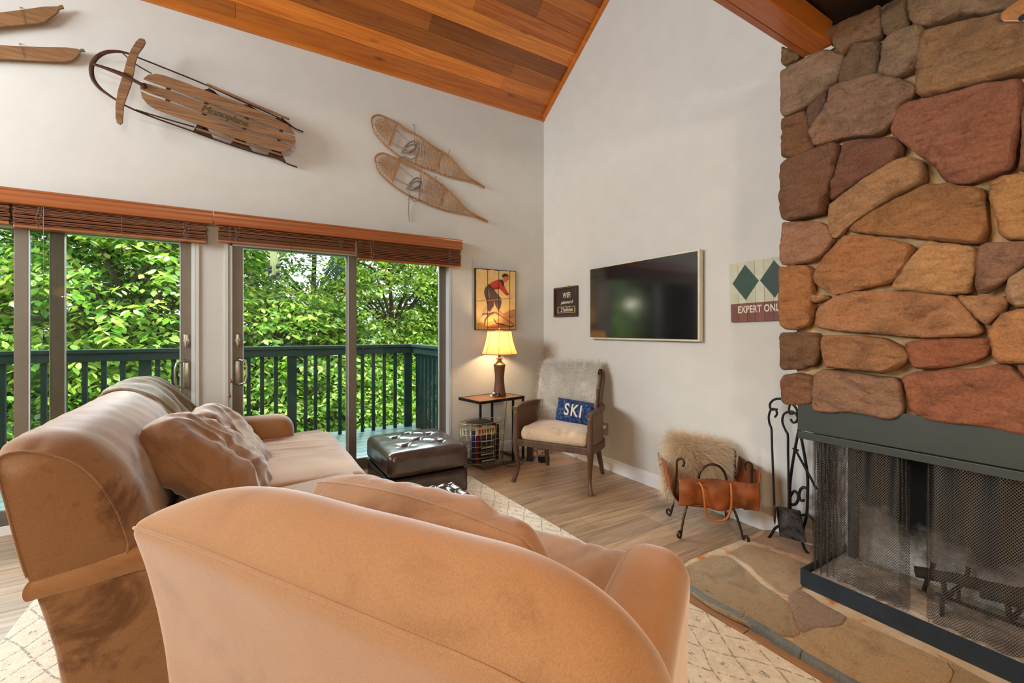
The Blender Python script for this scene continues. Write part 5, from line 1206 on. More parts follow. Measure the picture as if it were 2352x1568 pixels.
for k in range(8):
    a = 2*math.pi*(k+.3)/8; m.tube([((r_+.001)*math.cos(a), (r_+.001)*math.sin(a), z) for r_, z in prof], .0018, 5)
build('shade_ribs', m, plain('shade_rib', rgb(104, 66, 30), .8), sh, world=False)
m = MB()
for a in (0, 2.09, 4.19): m.tube([(0, 0, .655), (.120*math.cos(a), .120*math.sin(a), .646)], .0018, 5)
m.lathe([(.001, .65), (.007, .652), (.005, .662), (.013, .672), (.010, .684), (.001, .688)], (0, 0, 0), 16); m.tube([(0, 0, .43), (0, 0, .655)], .003, 6); build('finial', m, plain('brass', rgb(200, 170, 110), .35, .8), lp, world=False, smooth=True)
m = MB(); m.blob((0, 0, .53), (.028, .028, .038), 12); build('bulb', m, M['bulb'], lp, world=False, smooth=True)
light('lamp_bulb_light', 'POINT', (lx, ly, lz+.53), (0, 0, 0), 42, (1, .66, .34), .035)
m = MB(); m.tube(spl([(lx-.03, ly-.05, .640), (lx-.05, -.33, .645), (lx-.055, -.43, .62), (-.76, -.42, .40), (-.78, -.43, .20), (-.79, -.46, .03), (-.70, -.50, .004), (-.60, -.47, .004), (-.50, -.40, .004)]), .0025, 6); build('cord', m, M['iron'], lp, smooth=True)
# cotton and pine cone decoration
t = thing('cotton_decoration', 'small clump of dried cotton bolls and brown husks beside the lamp base', 'decoration', (-.80, -.31, .638)); r = random.Random(2); m = MB(); m2 = MB()
for i in range(9):
    p = Vector((-.80+r.uniform(-.05, .05), -.31+r.uniform(-.03, .03), .655+r.uniform(0, .025))); (m if i % 2 else m2).blob(p, (.014, .014, .012), 7)
    if i % 2 == 0: m2.tube([p, p+Vector((r.uniform(-.02, .02), r.uniform(-.02, .02), .015))], [.004, .001], 5)
build('bolls', m, M['white'], t, smooth=True); build('husks', m2, M['iron'], t, smooth=True)
# wire basket with games and discs
bx, by, brx, bry = -.905, -.245, .235, .135
t = thing('wire_basket', 'oval brass wire basket full of games and disc cases under the side table', 'basket', (bx, by, .024)); m = MB()
E_ = lambda a, k=1, z=0: (bx+brx*k*math.cos(a), by+bry*k*math.sin(a), z)
for z in (.03, .085, .14, .195, .25, .305, .36, .41): m.tube([E_(a, .9+.1*z/.41, z) for a in np.linspace(0, 2*math.pi, 45)[:-1]], .0032 if z > .4 else .0022, 5, closed=True)
for k in range(26):
    a = 2*math.pi*k/26; m.tube([E_(a, .9, .03), E_(a, 1.0, .41)], .0022, 5)
for k in range(-4, 5): m.tube([(bx+k*.045, by-bry*.85*math.sqrt(1-(k*.045/brx/.9)**2), .03), (bx+k*.045, by+bry*.85*math.sqrt(1-(k*.045/brx/.9)**2), .03)], .0022, 5)
build('wire', m, M['brasswire'], t, smooth=True)
r = random.Random(6)
BX = [(-1.015, -.285, .035, .035, .15, .30, (44, 40, 92), 'dark blue game box standing at the sofa side of the wire basket', 8), (-.975, -.30, .05, .018, .14, .27, (120, 40, 36), 'red and purple book cover facing out through the wire', 4),
      (-.83, -.27, .02, .12, .13, .33, (206, 190, 150), 'cream game box standing by the upright in the wire basket', -3), (-.77, -.24, .018, .14, .10, .34, (46, 34, 28), 'dark brown book standing at the chair side of the wire basket', 2),
      (-.735, -.22, .016, .12, .10, .30, (200, 176, 120), 'tan book standing last toward the chair in the wire basket', 0)]
for x, y, w_, d_, l_, h_b, c, lb, a in BX:
    m = MB(); m.box((-w_/2, -d_/2, 0), (w_/2, d_/2, h_b), rgb(*c)); m.xf(Matrix.Translation((x, y, .034)) @ Matrix.Rotation(R(a), 4, 'Z')); single('game_box', m, M['vc'], lb, 'game box', 'things in the wire basket')
m = MB(); m.box((-.11, -.075, 0), (.11, .075, .028), rgb(70, 62, 52)); m.box((-.112, -.077, .008), (.112, .077, .018), rgb(130, 118, 96)); m.xf(Matrix.Translation((bx-.03, by, .385)) @ Matrix.Rotation(R(10), 4, 'Z')); single('game_box', m, M['vc'], 'flat dark box lying across the top of the wire basket', 'game box', 'things in the wire basket')
m = MB(); m.box((-.10, -.012, 0), (.10, .012, .07), rgb(214, 186, 132)); m.box((-.085, -.0125, .012), (-.06, -.0115, .058), rgb(150, 56, 34)); m.box((-.052, -.0125, .012), (-.032, -.0115, .058), rgb(176, 72, 40)); m.box((-.02, -.0125, .016), (.03, -.0115, .054), rgb(92, 104, 100)); m.box((.038, -.0125, .016), (.085, -.0115, .054), rgb(128, 118, 60))
m.xf(Matrix.Translation((bx-.01, by-.085, .30)) @ Matrix.Rotation(R(4), 4, 'Z')); single('game_box', m, M['vc'], 'tan box with red and grey lettering blocks near the basket rim', 'game box', 'things in the wire basket')
for i in range(8):
    m = MB(); z = .040+i*.031; dx = r.uniform(-.006, .006); m.box((-.068, -.095, 0), (.068, .095, .027), rgb(26, 26, 30)); m.box((-.064, -.0965, .008), (.064, -.094, .019), rgb(*((210, 212, 210), (60, 60, 66), (190, 196, 198), (90, 70, 60))[i % 4 if i != 5 else 1]))
    m.xf(Matrix.Translation((-.908+dx, -.255, z)) @ Matrix.Rotation(R(r.uniform(-3, 3)), 4, 'Z')); lb = ('lowest', 'second lowest', 'third', 'fourth', 'fifth', 'sixth', 'second highest', 'highest')[i]
    single('disc_case', m, M['vc'], f'black disc case, {lb} from the floor in the stack in the wire basket', 'disc case', 'stack of disc cases in the wire basket')
# router, adapter and cords below the chair
p = onz(1218, 1054, 0); t = thing('router', 'black upright router with a small white light under the armchair', 'router', (p.x, p.y, 0), R(-40)); m = MB(); m.box((-.028, -.07, .004), (.028, .07, .165), bev=.006); build('body', m, M['plastic'], t, world=False); m = MB(); m.box((-.04, -.085, 0), (.04, .085, .008), bev=.003); build('stand', m, M['plastic'], t, world=False); m = MB(); m.box((-.006, -.0715, .145), (.002, -.07, .152)); build('light', m, M['white'], t, world=False)
p = onz(1249, 1060, 0); m = MB(); m.box((-.05, -.03, .0), (.05, .03, .058), bev=.004); m.xf(Matrix.Translation(p) @ Matrix.Rotation(R(-15), 4, 'Z')); single('network_box', m, M['plastic'], 'small black network box lying between the router and the chair leg', 'network box')
r = random.Random(12)
def cord(lb, a, b, n, amp, mat, rad=.003, hz=.03):
    A, B_ = Vector(a), Vector(b); pts = [A]+[A.lerp(B_, (i+1)/(n+1))+Vector((r.uniform(-amp, amp), r.uniform(-amp, amp), r.uniform(0, hz))) for i in range(n)]+[B_]
    for q in pts: q.z = max(q.z, rad); q.x = min(q.x, -.02); q.y = min(q.y, -.03)
    m = MB(); m.tube(spl(pts, 7), rad, 6); return single('power_cord', m, mat, lb, 'cord', 'cords tangled below the armchair', smooth=True)
cord('black cord looped between the router and the network box', onz(1225, 1045, .03), onz(1262, 1042, .03), 6, .05, M['plastic'], .003, .07)
cord('black cable tangle behind the near rear chair leg', onz(1235, 1030, .05), onz(1330, 1035, .02), 9, .08, M['plastic'], .0032, .10)
cord('thin brown cord among the tangle below the armchair', onz(1255, 1035, .02), onz(1322, 1028, .03), 8, .07, M['iron'], .0025, .09)
cord('white cable curving over the floor below the armchair', onz(1300, 1040, .03), onz(1352, 1046, .0), 4, .05, M['white'], .004, .02)
cord('tan cord coiled by the baseboard below the armchair', onz(1290, 1022, .02), onz(1322, 1030, .05), 7, .05, M['strap'], .003, .08)
cord('black cord running from the side table foot to the router', onz(1150, 1062, 0), onz(1212, 1052, .0), 4, .03, M['plastic'], .003, .004)
# outlet
oy, oz = -.995, .372; t = thing('wall_outlet', 'wall outlet with a grey plate and a plugged white cord behind the armchair', 'outlet', (0, oy, oz)); m = MB(); m.box((-.006, oy-.036, oz-.058), (-.0005, oy+.036, oz+.058), bev=.002); build('plate', m, plain('grey_plate', rgb(150, 140, 132), .4), t)
m = MB(); m.box((-.045, oy-.018, oz+.008), (-.006, oy+.014, oz+.036), bev=.004); m.tube(spl([(-.045, oy, oz+.022), (-.07, oy-.02, oz+.01), (-.05, oy+.05, oz-.02), (-.03, oy+.10, oz-.03)]), .003, 6); m.tube(spl([(-.012, oy-.02, oz-.01), (-.012, oy-.05, oz-.12), (-.012, oy-.03, oz-.24), (-.012, oy+.02, oz-.32)]), .0018, 5); build('plug', m, M['white'], t, smooth=True, angle=40)

# ---------------------------------------------------------------- leather log holder with a fur pillow
lh = thing('log_holder', 'bronze iron log holder with a cognac leather sling by the white wall', 'log holder', (-.318, -2.254, 0), R(-40.5))
HW, HD = .19, .165      # half width between the feet, half depth
def hoop(y):
    m = MB()
    P = [(-.172, .448), (-.165, .450), (-.160, .475), (-.172, .492), (-.192, .490), (-.204, .470), (-.204, .42), (-.208, .34), (-.214, .29), (-.198, .238), (-.15, .212), (0, .205), (.15, .212), (.205, .235), (.228, .29), (.232, .34), (.232, .42), (.234, .468), (.224, .488), (.204, .492), (.192, .476), (.196, .450), (.204, .446)]
    m.tube(spl([(x, y, z) for x, z in P], 4), .01, 8, flat=(.008, .026, (0, 1, 0)))
    return m
for y in (-.15, .15): build('hoop', hoop(y), M['iron'], lh, world=False)
for sx in (-1, 1):
    for sy in (-1, 1):
        m = MB(); P = spl([(sx*.12, sy*.10, .212), (sx*.145, sy*.125, .17), (sx*.168, sy*.145, .09), (sx*.180, sy*.158, .03), (sx*.186, sy*.164, .010), (sx*.196, sy*.172, .010), (sx*.205, sy*.180, .024), (sx*.200, sy*.176, .044), (sx*.190, sy*.168, .046), (sx*.186, sy*.165, .034)], 5); m.tube(P, .0075, 8); build('leg', m, M['iron'], lh, world=False, smooth=True)
m = MB(); m.tube([(-.12, -.15, .208), (-.12, .15, .208)], .006, 8); m.tube([(.12, -.15, .208), (.12, .15, .208)], .006, 8)
m.tube(spl([(-.075, -.155, .34), (-.07, -.155, .41), (-.03, -.155, .458), (.015, -.155, .468), (.06, -.155, .445), (.085, -.155, .39), (.088, -.155, .32)]), .0075, 8); build('arch_handle', m, M['iron'], lh, world=False, smooth=True)
SLG = [Vector((x, 0, z)) for x, z in [(-.262, .44), (-.258, .38), (-.245, .31), (-.21, .245), (-.15, .222), (0, .216), (.15, .222), (.21, .245), (.245, .31), (.262, .38), (.268, .44)]]; SLs = spl(SLG, 8)
def sling(a, b):
    s = a*(len(SLs)-1); i = int(s); q = SLs[i].lerp(SLs[min(i+1, len(SLs)-1)], s-i); return Vector((q.x+.006*noise.noise(Vector((a*6, b*5, 2))), -.185+.37*b, q.z+.008*noise.noise(Vector((a*5, b*5, 0)))))
m = MB(); m.grid(sling, 60, 24); o = build('sling', m, M['cognac'], lh, world=False, smooth=True); md = o.modifiers.new('s', 'SOLIDIFY'); md.thickness = .005; md.offset = 0
# the loose leather front that hangs between the hoops
def frontp(a, b):
    x = -.20+.46*a; zt_ = .375+.010*math.sin(a*5)+.012*a; zb = .215+.012*math.sin(a*9)-.01*(a > .8); return Vector((x, -.185-.018*math.sin(math.pi*b)-.012*noise.noise(Vector((a*5, b*3, 4)))-.010*math.sin(a*16)*b*(1-a)*2, zt_+(zb-zt_)*b))
m = MB(); m.grid(frontp, 60, 20); o = build('front_flap', m, M['cognac'], lh, world=False, smooth=True); md = o.modifiers.new('s', 'SOLIDIFY'); md.thickness = .005
m = MB()
for b in (.20, .215):
    for k in range(46): a = .03+.94*k/46; m.tube([frontp(a, b)+Vector((0, -.004, 0)), frontp(a+.011, b)+Vector((0, -.004, 0))], .0009, 4)
build('stitching', m, M['lace'], lh, world=False)
m = MB(); m.tube(spl([(-.085, -.20, .37), (-.07, -.225, .34), (-.062, -.235, .27), (-.055, -.235, .20), (-.03, -.235, .165), (.02, -.235, .155), (.065, -.235, .175), (.088, -.235, .24), (.092, -.23, .32), (.095, -.205, .375)]), .007, 8, flat=(.010, .020, (0, 1, 0)) if False else None); build('strap_handle', m, M['strap'], lh, world=False, smooth=True)
m = MB(); m.tube(spl([(-.12, -.19, .365), (-.02, -.195, .345), (.05, -.195, .342), (.10, -.19, .36)]), .006, 8); build('strap_rest', m, M['strap'], lh, world=False, smooth=True)
LM = WM['log_holder']
fc = LM @ Vector((-.045, .06, .385)); fr2 = frame(fc, LM.to_3x3() @ Vector((.98, .0, -.16)), LM.to_3x3() @ Vector((.15, .42, .90)), LM.to_3x3() @ Vector((0, -.92, .40)))
t = thing('fur_pillow', 'long haired cream fur pillow standing in the leather log holder', 'pillow', tuple(fc-Vector((0, 0, .2))))
m = MB(); pillow(m, .37, .37, .13, fr2, 9, .006, 30); build('cover', m, plain('cream_hide', rgb(214, 190, 150), .95), t, smooth=True)
def pf(sg):
    def f(a, b):
        u, v = a*2-1, b*2-1; e = max(0, (1-abs(u)**3)*(1-abs(v)**3))**.5; return fr2 @ Vector((.185*u, .185*v, sg*.065*e))
    return f
P1, Q1 = surf_samples(pf(1), 9000, 1); P2_, Q2 = surf_samples(pf(-1), 3500, 2); zz = np.array(fr2.to_3x3() @ Vector((0, 0, 1)))
Q1 = np.where((Q1*zz).sum(1, keepdims=True) < 0, -Q1, Q1); Q2 = np.where((Q2*zz).sum(1, keepdims=True) > 0, -Q2, Q2)
P = np.concatenate([P1, P2_]); Q = np.concatenate([Q1, Q2]); rel = P-np.array(fc); out = Q*.5+rel/np.linalg.norm(rel, axis=1, keepdims=True)*.6
g = np.random.default_rng(5); cl = np.where(g.uniform(size=(len(P), 1)) < .45, [[.86, .82, .72]], [[.80, .62, .40]])*g.uniform(.85, 1.1, (len(P), 1))
V, f, c = fur_mesh('fur', P, Q, .085, cols=cl, jit=.2, down=.8, w=.0014, dirs=out); fast_mesh('fur', V, f, c, M['fur'], t, tuple(t.location))
bk = LM @ Vector((.26, .02, .26)); g = np.random.default_rng(15); n = 260; P = np.array(bk)+g.normal(size=(n, 3))*np.array([.012, .012, .02]); V, f, c = fur_mesh('f', P, np.tile(np.array(LM.to_3x3() @ Vector((1, 0, -.3))), (n, 1)), .10, cols=g.uniform(.7, 1, (n, 1))*np.array([[.72, .70, .66]]), jit=.25, w=.0008)
fast_mesh('fur_tuft', V, f, c, M['fur'], t, tuple(t.location))
# ---------------------------------------------------------------- things on the walls
TS = lambda X_, Y_, y: ony(190+X_/2.536, 70+Y_/2.536, y)
sl = thing('runner_sled', 'old wooden runner sled lettered Monoplane hung slanting on the window wall', 'sled', tuple(TS(780, 480, -.10)))
YD = -.15
def slat(name, P, y=YD, d=.012, mat='sledw'):
    m = MB(); m.prism([TS(a, b, y) for a, b in P], (0, d, 0)); return build(name, m, M[mat], sl, mod=('bev', .002))
slat('deck_slat', [(352,280),(380,257),(430,250),(480,262),(600,305),(720,350),(860,402),(1000,458),(1120,512),(1190,545),(1215,568),(1228,590),(1235,604),(1130,568),(900,482),(700,408),(520,340),(372,288)])
slat('deck_slat', [(358,303),(520,352),(700,422),(900,496),(1130,582),(1238,618),(1240,640),(1230,662),(1100,618),(900,552),(700,478),(520,408),(390,362),(333,338),(335,318)])
slat('deck_slat', [(335,352),(385,374),(520,420),(700,490),(900,564),(1100,630),(1222,672),(1215,688),(1190,702),(1150,706),(1050,676),(900,628),(760,578),(600,520),(520,492),(420,456),(375,426),(345,390)])
for a, b in (((500, 318), (495, 440)), ((725, 395), (700, 540)), ((965, 470), (930, 620)), ((1165, 545), (1130, 690))):
    m = MB(); m.tube([TS(*a, YD+.02), TS(*b, YD+.02)], .01, 6, flat=(.026, .012, (0, 1, 0))); build('cross_brace', m, M['rust'], sl)
def bar(name, P, ys, r, mat='rust', flat=None, n=7):
    P3_ = [TS(a, b, y) for (a, b), y in zip(P, ys)]; S_ = spl(P3_, n); m = MB()
    if flat: m.tube(S_, r, 8, flat=flat)
    else: m.tube(S_, r if not isinstance(r, list) else radii(r, len(S_)), 8)
    return build(name, m, M[mat], sl, smooth=not flat)
lo = [(215,120),(150,118),(90,140),(50,182),(40,232),(55,290),(92,337),(150,380),(240,433),(320,470),(450,520),(620,580),(800,645),(1000,710),(1120,742),(1190,775),(1250,797)]
bar('front_bow', [(290,142),(215,120),(150,118),(90,140),(50,182),(42,232),(56,290),(92,337),(150,380),(240,433)], [-.12]*10, .006, flat=(.016, .022, (0, 0, 1)) if False else None) if False else None
m = MB(); m.tube(spl([TS(a, b, -.12) for a, b in [(290,142),(222,124),(150,124),(95,146),(60,186),(50,232),(62,286),(96,332),(152,376),(240,433)]], 8), radii([.006,.009,.0125,.0135,.0135,.0135,.0125,.011,.008,.006], 73), 8); m.v = [(x, -.12+(y+.12)*.3, z) for x, y, z in m.v]; build('front_bow', m, M['rust'], sl, smooth=True)
bar('lower_runner', [(240,433),(320,470),(450,520),(620,580),(800,645),(1000,710),(1120,742),(1190,775),(1250,797)], [-.12,-.11,-.09,-.07,-.05,-.035,-.03,-.03,-.03], [.006]*9)
bar('upper_runner', [(290,142),(330,160),(450,208),(600,268),(720,318),(900,400),(1060,470),(1165,520),(1210,552),(1240,572),(1285,590)], [-.12,-.12,-.10,-.08,-.06,-.05,-.04,-.03,-.03,-.03,-.03], [.0055]*11)
bar('inner_bar', [(230,130),(300,190),(350,222),(400,250)], [-.12,-.125,-.13,-.135], .0045); bar('inner_bar', [(310,462),(400,490),(520,525),(650,562)], [-.12,-.11,-.10,-.09], .0055)
for nm, A, B_, y in (('side_rail', (722, 313), (1205, 518), -.118), ('side_rail', (662, 572), (1160, 726), -.118)):
    a, b = TS(*A, y), TS(*B_, y); m = MB(); m.tube([a, b], .01, 6, flat=(.018, .014, (0, 0, 1))); build(nm, m, M['sledw'], sl, mod=('bev', .004))
for i, P in enumerate(([(700,345),(735,338),(765,350),(800,385),(735,372)], [(920,430),(960,430),(985,445),(1020,472),(955,455)], [(1120,508),(1160,510),(1185,530),(1210,560),(1150,530)],
          [(668,545),(700,540),(730,575),(760,625),(690,600),(640,590)], [(895,620),(925,620),(955,655),(990,700),(915,675),(860,660)], [(1105,690),(1150,700),(1170,740),(1190,775),(1120,742),(1075,725)])):
    m = MB(); m.prism([TS(a, b, -.085) for a, b in P], (0, .006, 0)); q = P[1]; m.tube([TS(*q, -.14), TS(*P[-2], -.04)], .006, 6); build('runner_knee', m, M['rust'], sl)
slat('steering_handle', [(345,44),(362,52),(366,68),(352,95),(325,130),(308,180),(298,240),(285,305),(262,370),(240,430),(234,500),(232,535),(216,546),(198,536),(190,505),(190,430),(203,350),(222,290),(240,230),(256,170),(280,110),(310,62),(328,46)], y=-.165, d=.016)
m = MB(); m.tube(spl([TS(a, b, -.172) for a, b in [(62,195),(150,225),(240,260),(300,292),(362,325)]], 6), radii([.007,.012,.016,.012,.012], 25), 8); m.v = [(x, -.172+(y+.172)*.4, z) for x, y, z in m.v]; m.blob(TS(355, 322, -.168), (.02, .008, .02), 8); build('steering_bar', m, M['rust'], sl, smooth=True)
A, B_ = TS(690, 448, YD-.002), TS(960, 545, YD-.002); xa = (B_-A).normalized(); f_ = frame((A+B_)/2, xa, (Vector((0, 1, 0)).cross(xa))*-1 if (Vector((0, 1, 0)).cross(xa)).z < 0 else Vector((0, 1, 0)).cross(xa), (0, -1, 0))
tx = textmesh('Monoplane', .082, extrude=.0004, shear=.25); ww = max(v[0] for v in tx.v)-min(v[0] for v in tx.v); k = (B_-A).length/ww
m = MB(); m.add([f_ @ Vector((v[0]*k, v[1]*.95+.010*math.cos(v[0]*k*7)-.008, v[2])) for v in tx.v], tx.f); build('lettering', m, plain('faded_green_paint', rgb(58, 64, 40), .7), sl)
# skis
TK = lambda X_, Y_, y: ony(X_/5.6, Y_/5.6, y)
for lb, P, tip, wire in (('dark old wooden ski on the wall, upper of the pair beside the sled', [(-800,262),(0,155),(250,125),(560,80),(750,76),(768,112),(740,160),(700,192),(640,232),(570,285),(400,305),(0,347),(-800,440)], [(748,76),(780,62),(808,68),(820,98),(800,106),(766,112)], ((262, 95), (315, 300))),
                         ('paler wooden ski on the wall, lower of the pair beside the sled', [(-800,548),(0,575),(250,590),(520,600),(850,605),(1000,625),(1038,642),(1030,685),(980,738),(930,772),(850,790),(700,790),(300,770),(0,755),(-800,722)], [(1032,640),(1034,626),(1078,628),(1095,656),(1040,664)], ((252, 560), (305, 740)))):
    t = thing('wooden_ski', lb, 'ski', tuple(TK(P[5][0], P[5][1], -.03)), 0, 'old skis on the window wall'); m = MB(); m.prism([TK(a, b, -.045) for a, b in P], (0, .012, 0)); build('ski_board', m, M['skiw'], t, mod=('bev', .004))
    m = MB(); m.prism([TK(a, b, -.046) for a, b in tip], (0, .012, 0)); build('tip', m, M['nickel'] if tip[0][0] > 1000 else M['skiw'], t)
    m = MB(); m.tube([TK(*wire[0], -.004), TK(wire[0][0]+6, wire[0][1]+30, -.05), TK(*wire[1], -.048)], .0012, 5); m.blob(TK(*wire[0], -.004), (.004, .004, .004), 6); build('hanging_wire', m, M['nickel'], t)
# snowshoes
TN = lambda X_, Y_, y=-.035: ony(840+X_/3.317, 250+Y_/3.317, y)
def shoe(lb, up, lw, bars, fan, harness, wires, extra):
    t = thing('snowshoe', lb, 'snowshoe', tuple(TN(*lw[6])), 0, 'pair of snowshoes on the window wall')
    U = spl([TN(*p) for p in up], 6); Lw = spl([TN(*p) for p in lw], 6); m = MB(); m.tube(U, .0085, 8); m.tube(Lw, .0085, 8); build('frame', m, M['bent'], t, smooth=True)
    for a, b in bars:
        m = MB(); m.tube([TN(*a, -.037), TN(*b, -.037)], .01, 6, flat=(.022, .009, (0, 1, 0)) if False else (.009, .022, (1, 0, 0))); build('crossbar', m, M['bent'], t)
    def at(L_, x):
        best = min(L_, key=lambda p: abs(p.x-x)); return best.copy()
    def seg(x0, x1, n, k, nm, mat):
        m = MB(); r = random.Random(len(lb)+n)
        for i in range(n):
            for sgn in (1, -1):
                xa, xb = x0+(x1-x0)*i/n, x0+(x1-x0)*(i+k*sgn)/n; xb = max(min(x0, x1), min(max(x0, x1), xb)); a, b = at(U, xa), at(Lw, xb); md_ = a.lerp(b, .5)+Vector((r.uniform(-.008, .008), 0, r.uniform(-.008, .008))); m.tube([a, md_, b], .0021, 4)
        for j in (1, 2, 3, 4):
            pts = []
            for i in range(15):
                x = x0+(x1-x0)*i/14; a, b = at(U, x), at(Lw, x-.02); p = a.lerp(b, j/5); pts.append(p+Vector((0, .0, .008*math.sin(i*2.2+j))))
            m.tube(pts, .0021, 4)
        build(nm, m, mat, t)
    xs = [TN(*b[0]).x for b in bars]; xe_ = [TN(*b[1]).x for b in bars]
    c = TN(*fan); m = MB()       # toe web
    r = random.Random(3); ring = [p for p in U+Lw if p.x < TN(*bars[0][1]).x+.02][::3]
    barpts = [TN(*bars[0][0]).lerp(TN(*bars[0][1]), i/8) for i in range(9)]
    for p in ring+barpts: m.tube([p, p.lerp(c, .5)+Vector((r.uniform(-.006, .006), 0, r.uniform(-.006, .006))), c+Vector((r.uniform(-.03, .03), 0, r.uniform(-.03, .03)))], .0020, 4)
    for k in (.35, .55, .75):
        for j in range(3): m.tube([c+(p-c)*(1-k)*(1+.1*math.sin(i*2+j*2)) for i, p in enumerate(sorted(ring+barpts, key=lambda p: math.atan2(p.z-c.z, p.x-c.x)))], .0018, 4, closed=True)
    build('toe_lacing', m, M['lace'], t)
    seg(TN(*harness).x+.05, TN(*bars[1][0]).x-.01, 15, 2, 'body_lacing', M['lace']); seg(TN(*bars[1][0]).x+.02, TN(*up[-4]).x, 12, 2, 'tail_lacing', M['lace'])
    m = MB()
    for i in range(7):             # wrappings on the frame where the body lacing ties on
        x = TN(*harness).x+.02+i*.06
        for L_ in (U, Lw): p = at(L_, x); m.tube([p+Vector((0, -.011, .010)), p+Vector((.006, -.012, -.010))], .003, 4)
    q0, q1 = TN(*bars[0][0]), TN(*bars[0][1])
    for f in (.16, .84): m.tube([q0.lerp(q1, f), TN(*harness)+Vector((0, 0, .07*(.5-f)*2))], .004, 5)
    build('wrapping', m, M['lace'], t)
    h = [TN(harness[0]+a, harness[1]+b, y) for a, b, y in ((-60,40,-.04),(-30,-10,-.05),(20,-45,-.07),(50,-20,-.075),(30,25,-.07),(-15,45,-.06),(-50,35,-.05),(-20,0,-.08),(25,-20,-.085),(40,10,-.08),(-10,40,-.07))]
    m = MB(); m.tube(spl(h, 6), .008, 6); m.v = [tuple(v) for v in m.v]; m.tube(spl([TN(*p, y) for p, y in extra[0]], 6), .004, 6)
    if len(extra) > 1: m.tube(spl([TN(*p, y) for p, y in extra[1]], 6), .0045, 6)
    build('harness_strap', m, M['strapg'], t, smooth=True)
    m = MB()
    for a, b in wires: m.tube([TN(*a, -.003), TN(*b, -.03)], .0018, 5); m.blob(TN(*a, -.003), (.004, .004, .004), 6)
    build('hanging_wire', m, M['iron'], t)
shoe('long snowshoe on the window wall, upper of the pair', [(45,110),(44,78),(64,54),(100,47),(140,60),(230,105),(320,165),(420,220),(520,290),(620,350),(700,430),(760,500),(800,533),(860,567),(906,598)], [(45,110),(60,170),(100,220),(150,275),(230,340),(280,375),(400,430),(500,465),(600,505),(700,530),(780,545),(840,568),(904,602)],
     [((232,125),(180,272)), ((580,340),(540,462))], (135,140), (335,290), [((366,118),(378,185)), ((640,315),(625,350))], [[((395,240),-.06),((408,290),-.07),((400,350),-.06),((350,382),-.05),((290,365),-.045),((250,378),-.04)]])
shoe('long snowshoe on the window wall, lower of the pair with a hanging strap', [(70,400),(72,370),(90,348),(125,338),(170,350),(240,385),(350,440),(450,490),(540,550),(620,610),(700,690),(760,758),(820,800),(880,833),(930,858)], [(70,400),(85,450),(120,500),(170,550),(240,605),(320,655),(420,700),(520,745),(620,775),(720,795),(800,810),(870,840),(928,863)],
     [((254,400),(206,547)), ((608,612),(565,732))], (165,430), (372,570), [((535,515),(532,560))], [[((405,590),-.06),((418,640),-.06),((400,690),-.05),((370,703),-.05),((335,665),-.045)], [((330,640),-.045),((330,670),-.045),((326,760),-.02),((331,855),-.015)]])
# skier picture on four boards
TP = lambda X_, Y_, y=-.026: ony(1052+X_/8.7125, 590+Y_/8.7125, y)
a, b = TP(345, 218), TP(1160, 1460); px0, px1, pz1, pz0 = a.x, b.x, a.z, b.z
t = thing('skier_picture', 'vintage painting of a crouching skier in a red sweater on four boards', 'picture', ((px0+px1)/2, -.02, pz0)); m = MB(); edge = rgb(52, 34, 22)
m.box((px0, -.025, pz0), (px1, -.002, pz1)); build('board', m, plain('dark_board_edge', rgb(56, 36, 24), .6), t)
cuts = [TP(x, 600).x for x in (362, 588, 812, 1032, 1152)]
m = MB(); r = random.Random(4)
for i in range(4):
    x0, x1 = cuts[i]+.0016, cuts[i+1]-.0016; n = 24; top = [(x1-(x1-x0)*k/10, pz1-.008+r.uniform(-.004, .003)) for k in range(11)]; m.prism([(x0, -.026, pz0+.006), (x1, -.026, pz0+.006)]+[(x, -.026, z) for x, z in top], (0, .0008, 0), rgb(232, 196, 128))
def pic(P, c, y): m.prism([TP(*p, y) for p in P], (0, .0006, 0), rgb(*c))
m_main = m
L0, L1_, L2_, L3_ = -.0266, -.0270, -.0274, -.0278
pic([(740,1270),(860,1215),(940,1210),(1150,1215),(1152,1450),(362,1450),(362,1330),(520,1300)], (222,160,88), L0)
pic([(860,1150),(960,1105),(1060,1060),(1152,1040),(1152,1200),(1060,1220),(940,1215),(880,1190)], (188,130,92), L0)
pic([(590,1390),(700,1350),(830,1340),(1030,1400),(1030,1420),(600,1420)], (196,110,52), L1_)
pic([(520,1360),(530,1250),(600,1160),(700,1120),(735,1130),(640,1170),(575,1240),(548,1300),(545,1375)], (128,84,66), L1_)
pic([(470,1150),(520,1120),(590,1128),(650,1118),(720,1092),(745,1105),(700,1132),(620,1165),(530,1150),(480,1165)], (132,88,74), L2_)
pic([(735,1100),(760,1098),(900,1195),(1130,1345),(1125,1365),(1080,1340),(880,1215),(745,1125)], (176,104,58), L2_)
pic([(700,1215),(735,1250),(765,1310),(870,1330),(1040,1385),(1095,1378),(1135,1345),(1110,1395),(1060,1408),(900,1362),(760,1335),(735,1290)], (74,42,34), L2_)
pic([(545,980),(590,970),(640,1060),(600,1140),(520,1180),(440,1235),(420,1220),(480,1150),(500,1080)], (196,168,142), L1_)
pic([(770,1040),(840,1060),(900,1130),(905,1195),(860,1180),(800,1100)], (190,158,130), L1_)
pic([(580,590),(620,538),(700,600),(740,680),(800,750),(862,830),(872,900),(850,1010),(815,1068),(770,1010),(742,950),(725,880),(715,980),(640,1095),(600,1080),(585,960),(560,850),(530,760),(522,680),(545,610)], (98,74,70), L2_)
pic([(600,640),(625,700),(640,800),(630,840),(610,760)], (140,116,112), L3_); pic([(770,900),(800,960),(812,1040),(790,1000)], (140,114,106), L3_)
